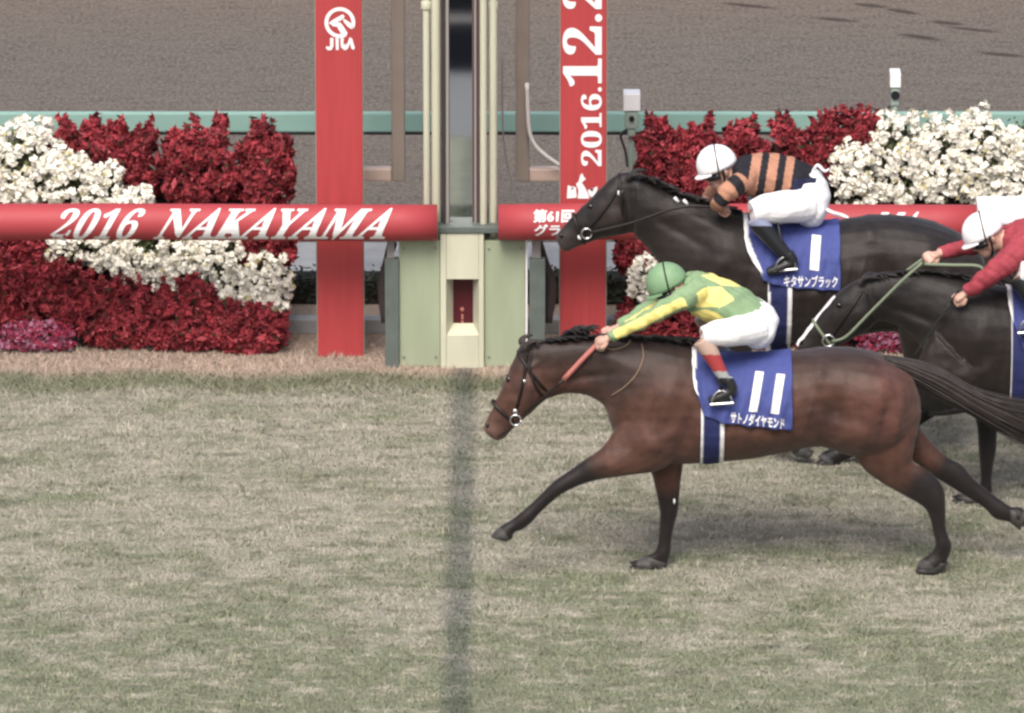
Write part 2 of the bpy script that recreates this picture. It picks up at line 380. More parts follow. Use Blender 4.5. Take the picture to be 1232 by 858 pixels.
def dirt_mat():
    m = bpy.data.materials.new('harrowed dirt'); m.use_nodes = True; n = m.node_tree; b = n.nodes['Principled BSDF']
    tc = n.nodes.new('ShaderNodeNewGeometry')
    def nz(sx, sy, det):
        mp = n.nodes.new('ShaderNodeMapping'); mp.inputs['Scale'].default_value = (sx, sy, 1); n.links.new(tc.outputs['Position'], mp.inputs[0])
        t = n.nodes.new('ShaderNodeTexNoise'); t.inputs['Scale'].default_value = 1; t.inputs['Detail'].default_value = det; t.inputs['Roughness'].default_value = 0.7
        n.links.new(mp.outputs[0], t.inputs[0]); return t.outputs[0]
    def mixc(f, c1, c2):
        mx = n.nodes.new('ShaderNodeMix'); mx.data_type = 'RGBA'; n.links.new(f, mx.inputs[0])
        for i, c in ((6, c1), (7, c2)):
            if isinstance(c, tuple): mx.inputs[i].default_value = (*c, 1)
            else: n.links.new(c, mx.inputs[i])
        return mx.outputs[2]
    def ramp(f, lo, hi):
        r = n.nodes.new('ShaderNodeMapRange'); r.inputs[1].default_value = lo; r.inputs[2].default_value = hi; n.links.new(f, r.inputs[0]); return r.outputs[0]
    c = mixc(ramp(nz(46, 24, 4), 0.36, 0.66), (0.128, 0.113, 0.100), (0.275, 0.246, 0.218))
    sp = n.nodes.new('ShaderNodeSeparateXYZ'); n.links.new(tc.outputs['Position'], sp.inputs[0])
    c = mixc(ramp(sp.outputs[1], G(0, 60).y, G(0, 0).y), c, mixc(ramp(nz(40, 20, 4), 0.36, 0.66), (0.160, 0.132, 0.112), (0.285, 0.24, 0.205)))
    c = mixc(ramp(nz(2.5, 7, 5), 0.30, 0.75), mixc(ramp(nz(30, 14, 3), .4, .62), c, (.094, .080, .070)), c)
    # scrapes left in the moist soil
    for (x, y, l, w, a) in ((900, 8, 26, 3.0, -0.13), (1006, 25, 20, 3.2, -0.13), (1048, 8, 16, 3.2, -0.15), (1085, 15, 16, 3.2, -0.25), (1107, 46, 22, 3.8, -0.2), (1139, 29, 16, 3.4, -0.15), (1172, 37, 26, 2.6, -0.15), (1205, 67, 22, 3.4, -0.12), (1010, -8, 18, 3, -0.1), (330, -6, 20, 3, -0.1), (1290, 20, 20, 3, -0.2)):
        p = G(x, y); q = G(x, y - w); e = G(x + l, y); hx = (e - p).x; hy = abs((q - p).y)
        mp = n.nodes.new('ShaderNodeMapping'); mp.vector_type = 'TEXTURE'
        mp.inputs['Location'].default_value = (p.x, p.y, 0); hx *= 1.5; hy *= .62; mp.inputs['Rotation'].default_value = (0, 0, math.atan(a * 3.4)); mp.inputs['Scale'].default_value = (hx, hy, 1)
        ds = n.nodes.new('ShaderNodeVectorMath'); ds.operation = 'ADD'
        no = n.nodes.new('ShaderNodeTexNoise'); no.inputs['Scale'].default_value = 5; n.links.new(tc.outputs['Position'], no.inputs[0])
        sc = n.nodes.new('ShaderNodeVectorMath'); sc.operation = 'SCALE'; sc.inputs['Scale'].default_value = 0.5; n.links.new(no.outputs['Color'], sc.inputs[0])
        n.links.new(tc.outputs['Position'], mp.inputs[0]); n.links.new(mp.outputs[0], ds.inputs[0]); n.links.new(sc.outputs[0], ds.inputs[1])
        sb = n.nodes.new('ShaderNodeVectorMath'); sb.operation = 'SUBTRACT'; sb.inputs[1].default_value = (0.25, 0.25, 0.25); n.links.new(ds.outputs[0], sb.inputs[0])
        ml = n.nodes.new('ShaderNodeVectorMath'); ml.operation = 'MULTIPLY'; ml.inputs[1].default_value = (1, 1, 0); n.links.new(sb.outputs[0], ml.inputs[0])
        ln = n.nodes.new('ShaderNodeVectorMath'); ln.operation = 'LENGTH'; n.links.new(ml.outputs[0], ln.inputs[0])
        r = n.nodes.new('ShaderNodeMapRange'); r.inputs[1].default_value = 1.15; r.inputs[2].default_value = 0.55; r.inputs[4].default_value = 0.75; n.links.new(ln.outputs['Value'], r.inputs[0])
        c = mixc(r.outputs[0], c, (0.045, 0.030, 0.026))
    n.links.new(c, b.inputs['Base Color']); b.inputs['Roughness'].default_value = 0.9; b.inputs['Specular IOR Level'].default_value = 0.15
    bp = n.nodes.new('ShaderNodeBump'); bp.inputs['Strength'].default_value = 0.9; bp.inputs['Distance'].default_value = 0.04
    n.links.new(nz(30, 20, 6), bp.inputs['Height']); n.links.new(bp.outputs[0], b.inputs['Normal'])
    return m
M['dirt'] = dirt_mat()
M['path'] = mat('grey concrete path', (0.30, 0.31, 0.32), 0.8, noise=0.15, nscale=6, bump=0.2)
M['apron'] = mat('asphalt apron', (0.11, 0.115, 0.125), 0.8, noise=0.1, nscale=3)
yA, yB = G(0, 330).y, G(0, 292).y
sheet('concrete_path', -60, 60, yA, yB, 0.004, M['path'])
sheet('dirt_track', -400, 400, yB, yB + 60, 0.008, M['dirt'])
sheet('apron', -80, 80, YT - 30, YT - 13.6, 0.004, M['apron'])
# kerb between the grass verge and the path (a real step)
bm = bmesh.new(); yk = G(0, 402).y; box(bm, -40, 40, yk, yk + 0.12, 0, 0.10, 0.01)
k = bm_obj('kerb', bm, M['path']); k['kind'] = 'structure'
# terrace of the stand behind the camera's side, seen only in the finish mirror
bm = bmesh.new()
for i in range(5): box(bm, -40, 40, YT - 20.6 - 1.2 * i, YT - 19.4 - 1.2 * i, 0, 0.45 + 0.4 * i)
o = bm_obj('terrace', bm, M['darkmetal']); o['kind'] = 'structure'

# ---- turf blades
def grass():
    xs0, xs1 = -4.6, 4.6
    N = 420000
    x = npr.uniform(xs0, xs1, N); y = npr.uniform(-4.4, G(0, 405).y, N)
    # tufts
    ph = np.sin(x * 7.3 + np.sin(y * 5.1) * 2) + np.sin(y * 11.7 + np.sin(x * 6.3) * 2) + np.sin(x * 23 + y * 17)
    h = (0.016 + 0.022 * npr.random(N) ** 1.5) * (1 + 0.28 * ph / 2)
    near = (y > G(0, 452).y); h[near] *= 1.3
    mid = (y > G(0, 476).y) & (y < G(0, 450).y); h[mid] *= 1.9
    keep = (x - P(553, 683, 0).x); 
    az = npr.uniform(0, 2 * np.pi, N); lean = npr.uniform(0.35, 1.4, N) ** 1.0
    wdt = npr.uniform(0.0025, 0.0055, N); wa = npr.uniform(0, 2 * np.pi, N)
    co = np.zeros((N, 3, 3), np.float32)
    co[:, 0, 0] = x + np.cos(wa) * wdt; co[:, 0, 1] = y + np.sin(wa) * wdt
    co[:, 1, 0] = x - np.cos(wa) * wdt; co[:, 1, 1] = y - np.sin(wa) * wdt
    co[:, 0, 2] = co[:, 1, 2] = -0.003
    co[:, 2, 0] = x + np.cos(az) * h * np.sin(lean) * 1.4; co[:, 2, 1] = y + np.sin(az) * h * np.sin(lean) * 1.4; co[:, 2, 2] = np.maximum(h * np.cos(lean), 0.006)
    me = bpy.data.meshes.new('grass'); me.vertices.add(N * 3); me.loops.add(N * 3); me.polygons.add(N)
    me.vertices.foreach_set('co', co.ravel()); me.loops.foreach_set('vertex_index', np.arange(N * 3, dtype=np.int32))
    me.polygons.foreach_set('loop_start', np.arange(0, N * 3, 3, dtype=np.int32)); me.polygons.foreach_set('loop_total', np.full(N, 3, np.int32))
    me.update(); me.validate()
    t = np.ones((N, 3, 4), np.float32); br = npr.normal(1.06, 0.11, N).clip(0.65, 1.5); hue = npr.normal(0, 0.03, N)
    t[:, :, 0] = (br * (1 + hue))[:, None]; t[:, :, 1] = br[:, None]; t[:, :, 2] = (br * (1 - hue))[:, None]
    a = me.color_attributes.new('tint', 'FLOAT_COLOR', 'POINT'); a.data.foreach_set('color', t.ravel())
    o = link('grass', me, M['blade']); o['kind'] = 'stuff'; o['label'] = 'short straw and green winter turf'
grass()

# ---- clipped dark hedge behind
def scatter_mesh(name, centers, normals, size, cols, material, rng, shape='leaf', parent=None):
    """one mesh of many small leaf or petal faces; returns object"""
    N = len(centers); c = np.asarray(centers, np.float32); nm = np.asarray(normals, np.float32)
    nm = nm + rng.normal(0, 0.55, nm.shape); nm /= np.linalg.norm(nm, axis=1, keepdims=True) + 1e-6
    t = rng.normal(0, 1, nm.shape); t -= nm * (t * nm).sum(1, keepdims=True); t /= np.linalg.norm(t, axis=1, keepdims=True) + 1e-6
    if shape == 'plume':
        t = nm * 0.75 + np.array([0, -0.15, 0.55]) + rng.normal(0, 0.35, nm.shape); t /= np.linalg.norm(t, axis=1, keepdims=True)
        nm = nm + np.array([0, -0.6, 0.5]); 
    b = np.cross(nm, t); b /= np.linalg.norm(b, axis=1, keepdims=True) + 1e-6
    s = size * rng.uniform(0.6, 1.35, (N, 1)); w = s * (0.42 if shape != 'petal' else 0.8)
    up = nm * s * 0.16
    v = np.stack([c - t * s * 0.5, c + b * w * 0.5 + up * 0.4, c + t * s * 0.5 + up, c - b * w * 0.5 + up * 0.4], 1).astype(np.float32)
    me = bpy.data.meshes.new(name); me.vertices.add(N * 4); me.loops.add(N * 6); me.polygons.add(N * 2)
    me.vertices.foreach_set('co', v.ravel())
    idx = (np.arange(N)[:, None] * 4 + np.array([0, 1, 2, 0, 2, 3])[None]).astype(np.int32)
    me.loops.foreach_set('vertex_index', idx.ravel()); me.polygons.foreach_set('loop_start', np.arange(0, N * 6, 3, dtype=np.int32))
    me.polygons.foreach_set('loop_total', np.full(N * 2, 3, np.int32)); me.update(); me.validate()
    cc = np.ones((N, 4, 4), np.float32); cc[:, :, :3] = np.asarray(cols, np.float32)[:, None, :]
    a = me.color_attributes.new('col', 'FLOAT_COLOR', 'POINT'); a.data.foreach_set('color', cc.ravel())
    return link(name, me, material, parent)
M['petal'] = mat('petals', (1, 1, 1), 0.65, spec=0.2, attr=True)
def hedge(x0, x1, y0, y1, z1, label, rng):
    root = thing('low_hedge', label, 'hedge', ((x0 + x1) / 2, (y0 + y1) / 2, 0))
    bm = bmesh.new(); box(bm, x0 + .04, x1 - .04, y0 + .04, y1 - .04, 0, z1 - .04); part('branches', bm, M['stand'], root)
    n = int((x1 - x0) * 700); c = np.stack([rng.uniform(x0, x1, n), rng.uniform(y0, y1, n), rng.uniform(0.02, z1, n)], 1)
    fr = rng.random(n) < 0.6; c[fr, 1] = y0 + rng.uniform(0, .05, fr.sum()); c[~fr, 2] = z1 - rng.uniform(0, .05, (~fr).sum())
    nm = np.where(fr[:, None], [[0, -1, 0.3]], [[0, -0.2, 1]])
    br = rng.uniform(.5, 1.4, (n, 1)); o = scatter_mesh('foliage', c, nm, 0.045, br * np.array([[.030, .036, .026]]), M['petal'], rng)
    adopt(o, root)
yh0 = G(0, 368).y
hx = P(640, 350, yh0).x
hedge(-4.6, hx - 0.45, yh0, yh0 + 0.35, 0.2, 'low dark clipped hedge on the left behind the red post', npr)
hedge(hx - 0.15, 5.2, yh0, yh0 + 0.35, 0.2, 'low dark clipped hedge on the right behind the red post', npr)

# ---- turquoise rail of the dirt track
def far_rail():
    zt, zb = P(0, 136, YR).z, P(0, 159.5, YR).z
    root = thing('track_rail', 'turquoise board rail running along the edge of the dirt track', 'rail', (0, YR, 0))
    bm = bmesh.new(); box(bm, -40, 40, YR, YR + 0.06, zb, zt, 0.012); part('board', bm, M['turq'], root)
    bm = bmesh.new(); box(bm, -40, 40, YR + 0.012, YR + 0.05, zb - 0.02, zb - 0.002); part('lower_edge', bm, M['darkmetal'], root)
    for px in (-130, 90, 410, 701, 850, 1130, 1400):
        x = P(px, 250, YR).x; bm = bmesh.new(); box(bm, x - 0.03, x + 0.03, YR + 0.07, YR + 0.13, 0, zt - 0.02, 0.008); part('post', bm, M['turq'], root)
far_rail()

# ================================================================== FINISH TOWER
def tower():
    def X(px): return P(px, 350, YT).x
    def Z(py): return P(560, py, YT).z
    root = thing('finish_tower', 'cream and pale green finish tower holding a tall narrow mirror', 'finish post', (X(556), YT, 0))
    zt = 5.2; D = 0.55
    bm = bmesh.new(); z1 = Z(291)
    box(bm, X(480), X(529.5), YT + 0.03, YT + D, 0, z1, 0.008); part('side_panel', bm, M['palegreen'], root)
    bm = bmesh.new(); box(bm, X(582.5), X(632), YT + 0.03, YT + D, 0, z1, 0.008); part('side_panel', bm, M['palegreen'], root)
    bm = bmesh.new(); box(bm, X(632.3), X(634.5), YT + 0.02, YT + D, 0, z1); part('edge_trim', bm, M['white'], root)
    for px in (485.5, 524, 588, 627):
        for py in (300, 430):
            bm = bmesh.new(); p = (X(px), YT + .029, Z(py)); tube(bm, [p, (p[0], YT + .020, p[2])], .008, n=10, k=1); part('bolt', bm, M['cable'], root, True)
    # centre column with an inset niche
    bm = bmesh.new(); ztop = Z(281); zn1, zn0 = Z(336), Z(404)
    box(bm, X(529.8), X(537), YT, YT + D, 0, ztop, 0.006); box(bm, X(576), X(582.2), YT, YT + D, 0, ztop, 0.006)
    box(bm, X(537.2), X(575.8), YT + .002, YT + D - .002, zn1, ztop - .001); box(bm, X(537.2), X(575.8), YT + .002, YT + D - .002, 0, zn0)
    part('column', bm, M['cream'], root)
    bm = bmesh.new()
    a = [Vector((X(537.2), YT + .01, zn0)), Vector((X(537.2), YT + .01, zn1)), Vector((X(575.8), YT + .01, zn1)), Vector((X(575.8), YT + .01, zn0))]
    b = [Vector((X(545), YT + .12, Z(401) + .035)), Vector((X(545), YT + .12, Z(344) + 0.02)), Vector((X(569), YT + .12, Z(344) + 0.02)), Vector((X(569), YT + .12, Z(401) + .035))]
    va = [bm.verts.new(p) for p in a]; vb = [bm.verts.new(p) for p in b]
    for i in range(4): bm.faces.new((va[i], va[(i + 1) % 4], vb[(i + 1) % 4], vb[i]))
    part('niche_reveal', bm, M['cream'], root)
    bm = bmesh.new(); box(bm, X(543), X(571), YT + .125, YT + .15, Z(404), Z(336) + .03); pn = part('indicator_panel', bm, M['niche'], root)
    sh = poly_shape([[(553, 372), (556, 369), (559, 372), (556, 375)], [(555, 378), (557.5, 378), (557.5, 384), (555, 384)], [(554.5, 386), (556.5, 385), (559, 390), (557, 391.5)], [(553.5, 392), (558.5, 391), (557, 396.5), (554, 396)]])
    o = decal('marking', sh, *bbox_par(sh[0]), bvh_of(pn), M['rein_pink']); adopt(o, root)
    # sill plate under the mirror
    bm = bmesh.new(); box(bm, X(527), X(601), YT - .01, YT + D - .02, ztop + .002, Z(272.5), 0.008); part('sill_plate', bm, M['greypost'], root)
    zs = Z(273) + .003
    for x0, x1, y, zc, mt, nm in ((509.5, 517.5, .10, zt, 'cream', 'pipe'), (519.5, 531, .09, zt, 'cream', 'pipe'), (577.5, 586, .04, zt, 'cream', 'pipe'), (588, 598.5, .09, zt, 'cream', 'pipe')):
        r = (X(x1) - X(x0)) / 2; bm = bmesh.new()
        z0 = zs if x0 > 515 and x0 < 587 else z1 + .004
        tube(bm, [((X(x0) + X(x1)) / 2, YT + y + r, z0), ((X(x0) + X(x1)) / 2, YT + y + r, zc)], r, n=20, k=1); part(nm, bm, M[mt], root, True)
    for px in (513.5, 593.2):                                           # pipe couplings
        zz = P(px, 8, YT + .1).z; bm = bmesh.new()
        tube(bm, [(X(px), YT + .125, zz - .02), (X(px), YT + .125, zz + .03)], .034, n=16, k=1); part('coupling', bm, M['cream'], root, True)
    bm = bmesh.new(); box(bm, X(531.5), X(541), YT + .10, YT + .3, zs, zt, 0.004); box(bm, X(533), X(536), YT + .06, YT + .099, zs, zt); part('mirror_frame', bm, M['darkmetal'], root)
    bm = bmesh.new(); box(bm, X(536.6), X(540.5), YT + .07, YT + .098, zs, zt, 0.003); part('frame_bead', bm, M['cable'], root)
    bm = bmesh.new(); box(bm, X(568.3), X(577), YT + .10, YT + .3, zs, zt, 0.004); part('mirror_frame', bm, M['mauve'], root)
    bm = bmesh.new(); box(bm, X(571), X(573.2), YT + .085, YT + .099, zs, zt); part('frame_bead', bm, M['cable'], root)
    # the mirror leans back four degrees; a few panes stacked as louvres
    bm = bmesh.new(); tl = math.tan(R(4)); zz = zs; hh = 0.62
    while zz < zt - .1:
        vs = [bm.verts.new(p) for p in ((X(541), YT + .16, zz), (X(568.3), YT + .16, zz), (X(568.3), YT + .16 + tl * hh, zz + hh - .004), (X(541), YT + .16 + tl * hh, zz + hh - .004))]
        bm.faces.new(vs); zz += hh
    part('mirror', bm, M['mirror'], root)
    bm = bmesh.new(); box(bm, X(531.5), X(577), YT + .31, YT + .36, zs, zt); part('back_plate', bm, M['darkmetal'], root)
tower()

def stanchion(px0, px1, label, side):
    y = YT - 0.0; x0, x1 = P(px0, 350, y).x, P(px1, 350, y).x
    root = thing('rail_stanchion', label, 'rail post', ((x0 + x1) / 2, y, 0), 'stanchions beside the finish tower')
    bm = bmesh.new(); box(bm, x0, x1, y, y + .07, 0, P(px0, 312, y).z, 0.006); part('post', bm, M['greypost'], root)
    bm = bmesh.new(); box(bm, x0 + .015 , x1 - .03, y + .02, y + .06, P(px0, 312, y).z + .002, P(px0, 289, YBAR).z + .06); part('neck', bm, M['cable'], root)
    bm = bmesh.new(); s = side
    tube(bm, [P(472 if s < 0 else 647, 292, y + .18), P(466 if s < 0 else 655, 315, y + .2), P(462 if s < 0 else 662, 345, y + .22), P(464 if s < 0 else 659, 388, y + .2)], [.035, .03, .045, .03], n=10)
    part('bracket', bm, M['darkmetal'], root, True)
stanchion(463, 480, 'grey green steel stanchion standing left of the finish tower', -1)
stanchion(637, 656, 'grey green steel stanchion standing right of the finish tower', 1)

# ---- red square posts
def red_post(px0, px1, label):
    x0, x1 = P(px0, 350, YP).x, P(px1, 350, YP).x
    root = thing('sign_post', label, 'sign post', ((x0 + x1) / 2, YP, 0))
    bm = bmesh.new(); box(bm, x0, x1, YP, YP + (x1 - x0), 0, 5.2, 0.006); sh = part('shaft', bm, M['red'], root)
    for x in (x0, x1):
        bm = bmesh.new(); box(bm, x - .007, x - .0005 if x == x0 else x + .012, YP + .01, YP + .03, 0, 5.2) if x == x0 else box(bm, x + .0005, x + .007, YP + .01, YP + .03, 0, 5.2)
        part('edge_strip', bm, M['brownpipe'], root)
    return root, sh
rootL, shaftL = red_post(382, 437, 'red square post bearing a white horse emblem over the letters JRA')
rootR, shaftR = red_post(674, 728.5, 'red square post with a white vertical date behind the dark horse')
def plane_bvh(Y):
    return BVHTree.FromPolygons([(-20, Y, -2), (20, Y, -2), (20, Y, 20), (-20, Y, 20)], [(0, 1, 2, 3)])
bP = plane_bvh(YP)
# emblem: ring with flowing strokes, traced from the sign
def q(pts): return [(370 + x / 10.725, y / 10.725) for x, y in pts]
def arc_band(cx, cy, r0, r1, a0, a1, n=26):
    A = [a0 + (a1 - a0) * i / n for i in range(n + 1)]
    return [[(cx + r0 * math.cos(a), cy + r0 * math.sin(a)) for a in (A[i], A[i + 1])] + [(cx + r1 * math.cos(a), cy + r1 * math.sin(a)) for a in (A[i + 1], A[i])] for i in range(n)]
polys = [q(p) for p in arc_band(417, 292, 150, 198, R(64), R(382), 40)]
polys += [q([(270, 300), (330, 255), (400, 215), (455, 185), (480, 215), (440, 260), (380, 285), (330, 330)])]
polys += [q([(300, 310), (350, 285), (420, 290), (455, 330), (515, 425), (505, 455), (440, 450), (380, 345), (325, 340)])]
polys += [q([(455, 235), (500, 262), (560, 300), (598, 350), (570, 378), (520, 345), (470, 290)])]
polys += [q(p) for p in ([(292, 490), (334, 490), (334, 600), (310, 645), (262, 650), (236, 620), (244, 596), (280, 606), (292, 590)],
                         [(360, 490), (402, 490), (402, 645), (366, 645)],
                         [(425, 490), (468, 490), (462, 570), (485, 600), (515, 560), (545, 480), (575, 500), (610, 620), (590, 645), (562, 620), (548, 560), (520, 630), (480, 650), (430, 610)])]
o = decal('emblem', poly_shape(polys), *bbox_par([p for pl in polys for p in pl]), bP, M['white']); adopt(o, rootL)
# date running up the right post
def vtext(s, x_base, x_top, y_start, y_end):
    sh = text_shape(mathbold(s), 0.008)
    return decal('date_lettering', sh, (x_base, y_start), (x_base, y_end), (x_top, y_start), bP, M['white'])
adopt(vtext('2016.', 724, 699, 200, 105), rootR)
adopt(vtext('12.', 724.5, 677, 104, 17), rootR)
adopt(vtext('25', 724.5, 677, 11, -50), rootR)
polys = [[(682, 239), (683, 223), (687, 224), (687, 229), (690, 229), (690, 224), (693, 226), (694, 238)], [(695, 239), (696, 229), (693, 221), (696, 219), (698, 211), (700.5, 208.5), (702, 212), (705, 216), (702.5, 217), (700, 220), (704, 226), (708, 234), (709, 239)], [(709.5, 236), (707, 229), (709, 228), (712, 232), (719, 224), (718.5, 229), (713, 238)]]
polys = [[(x, y) for x, y in p] for p in polys]
o = decal('emblem', poly_shape(polys), *bbox_par([p for pl in polys for p in pl]), bP, M['white']); adopt(o, rootR)

# ---- red vinyl covers over the running rail
def rail_cover(px0, px1, label):
    zc = (P(500, 247, YBAR).z + P(500, 289.5, YBAR).z) / 2; r = (P(500, 247, YBAR).z - P(500, 289.5, YBAR).z) / 2
    x0, x1 = P(px0, 268, YBAR).x, P(px1, 268, YBAR).x; n = 28; rings = []
    L = max(2, int((x1 - x0) / 0.25))
    for i in range(L + 1):
        x = x0 + (x1 - x0) * i / L; rr = r * (1 + 0.006 * math.sin(x * 9)); zo = 0.004 * math.sin(x * 1.7)
        e = 0.985 if i in (0, L) else 1.0
        rings.append([Vector((x, YBAR + 0.02 + rr * e * math.cos(2 * math.pi * j / n), zc + zo + rr * e * math.sin(2 * math.pi * j / n))) for j in range(n)])
    root = thing('rail_cover', label, 'rail cover', ((x0 + x1) / 2, YBAR, zc))
    bm = bmesh.new(); ring_loft(bm, rings); c = part('tube_cover', bm, M['red_vinyl'], root, True)
    bm = bmesh.new(); bm.from_mesh(c.data); t = BVHTree.FromBMesh(bm); bm.free()
    return root, t
rl, tl_ = rail_cover(-120, 526, 'long red rail cover lettered with year and NAKAYAMA, left of the tower')
sh1 = text_shape(mathbold('2016'), 0.005); o = decal('lettering', sh1, (57, 288.5), (157, 288.5), (78, 251), tl_, M['white']); adopt(o, rl)
sh2 = text_shape(mathbi('NAKAYAMA'), 0.012); o = decal('lettering', sh2, (184, 288.5), (462, 288.5), (198, 250.5), tl_, M['white']); adopt(o, rl)
rr_, tr_ = rail_cover(599.5, 1176, 'red rail cover with small Japanese lettering, right of the tower behind the horses')
o = decal('lettering', text_shape('第61回', 0.03), (641, 268), (690, 268), (642, 252), tr_, M['white']); adopt(o, rr_)
o = decal('lettering', text_shape('グランプリ', 0.03), (642, 284), (722, 284), (643, 270), tr_, M['white']); adopt(o, rr_)
o = decal('lettering', text_shape(mathbi('MA'), 0.022), (1040, 287), (1092, 287), (1056, 255), tr_, M['white']); adopt(o, rr_)
# post carrying each cover's far stretch, hidden among the flowers
for px, lab in ((-60, 'slim grey rail leg under the left end of the red cover'), (900, 'slim grey rail leg behind the leading dark horse'), (1150, 'slim grey rail leg behind the trailing horse')):
    p = P(px, 268, YBAR); root = thing('rail_post', lab, 'rail post', (p.x, YBAR, 0)); bm = bmesh.new()
    tube(bm, [(p.x, YBAR + .02, 0.0), (p.x, YBAR + .02, p.z - .13)], .025, n=12, k=1); part('post', bm, M['greypost'], root, True)
    bm = bmesh.new(); tube(bm, [(p.x, YBAR + .02, p.z - .129), (p.x, YBAR + .02, p.z - .112)], .05, n=12, k=1); part('saddle_plate', bm, M['greypost'], root, True)
# white padded cover at the right edge
a, b = P(1175, 241, YBAR), P(1420, 266, YBAR)
bm = bmesh.new(); box(bm, a.x, b.x, YBAR - .1, YBAR + .12, b.z, a.z, 0.015)
root = thing('white_cover', 'white padded rail cover at the right edge above the jockey in red', 'rail cover', ((a.x + b.x) / 2, YBAR, b.z))
part('pad', bm, M['white_gloss'], root)
bm = bmesh.new(); box(bm, a.x + .02, b.x, YBAR - .105, YBAR + .12, b.z - .115, b.z - .003, 0.01); part('lower_pad', bm, M['red_vinyl'], root)
for px in (1200, 1400):
    x = P(px, 300, YBAR).x; bm = bmesh.new(); tube(bm, [(x, YBAR + .02, 0), (x, YBAR + .02, b.z - .11)], .025, n=12, k=1); part('leg', bm, M['greypost'], root, True)

# ---- bent pipe frames behind the posts
def pipe_frame(pxv, pxe, label):
    y = YP + 0.62; r = 0.045
    root = thing('pipe_frame', label, 'pipe frame', (P(pxv, 210, y).x, y, P(pxv, 208, y).z))
    v0 = P(pxv, 209, y); top = Vector((v0.x, y, 5.2)); e = P(pxe, 209, y)
    bm = bmesh.new(); box(bm, v0.x - r, v0.x + r, y - r, y + r, v0.z - r, top.z, 0.012); part('upright', bm, M['brownpipe'], root)
    bm = bmesh.new(); s = 1 if e.x > v0.x else -1
    xa, xb = sorted((v0.x + s * (r + .001), e.x)); box(bm, xa, xb, y - r, y + r * .98, v0.z - r, v0.z + r, 0.014); part('crossbar', bm, M['copper'], root)
    bm = bmesh.new(); box(bm, e.x - .03, e.x + .03, y - .4 + .0, y - r - .002, v0.z - .03, v0.z + .03); part('bracket', bm, M['darkmetal'], root)
pipe_frame(479.5, 410, 'brown steel pipe bent to the left, fixed behind the emblem post')
pipe_frame(628.5, 700, 'brown steel pipe bent to the right, fixed behind the date post')
def cable(name, pts, r, m, label):
    bm = bmesh.new(); tube(bm, pts, r, n=8, k=6); tag(bm_obj(name, bm, M[m], smooth=True), label, 'cable')
y = YP + .5
cable('white_hose', [P(634, 100, y), P(636, 150, y), P(642, 172, y), P(655, 186, y), P(674, 199, y), P(700, 215, y)], 0.014, 'hose', 'white hose sagging from the brown pipe to the date post')
cable('thin_cable', [P(604, 60, y), P(605, 150, y), P(609, 190, y), P(616, 220, y), P(626, 246, y), P(640, 275, y)], 0.006, 'cable', 'thin pale cable hanging beside the finish mirror')

# ---- sensor boxes on poles behind the right flower bank
def sensor(px, py0, py1, half, label, lens):
    y = YF + 1.0; c = P(px, py0, y); zt, zb = P(px, py0, y).z, P(px, py1, y).z; w = half / 195
    root = thing('sensor_pole', label, 'sensor', (c.x, y, 0))
    bm = bmesh.new(); tube(bm, [(c.x, y, 0), (c.x, y, zb - .10)], .021, n=14, k=1); part('pole', bm, M['housing'], root, True)
    bm = bmesh.new(); box(bm, c.x - w, c.x + w, y - .07, y + .07, zb, zt, 0.008); part('reflector_box', bm, M['white_gloss'], root)
    bm = bmesh.new(); box(bm, c.x - w * .8, c.x + w * .8, y - .06, y + .06, zb - .13, zb - .003, 0.015); box(bm, c.x - w * .45, c.x + w * .45, y - .055, y + .055, zb - .18, zb - .132, .01); part('housing', bm, M['housing'], root)
    bm = bmesh.new(); tube(bm, [(c.x, y - .061, zb - .05), (c.x, y - .075, zb - .05)], .03 if lens else .018, n=16, k=1); part('lens', bm, M['goggles'], root)
    bm = bmesh.new(); tube(bm, [(c.x - .03, y + .03, zb - .15), (c.x - .07, y + .05, zb - .2), (c.x - .04, y + .03, zb - .3), (c.x - .024, y, zb - .4)], .01, n=8); part('cable', bm, M['darkmetal'], root, True)
sensor(760, 110, 131, 11, 'white sensor box on a slim pole at the left end of the right flower bank', False)
sensor(1077, 85, 103, 7, 'narrow white sensor box with a dark lens rising behind the white flowers', True)

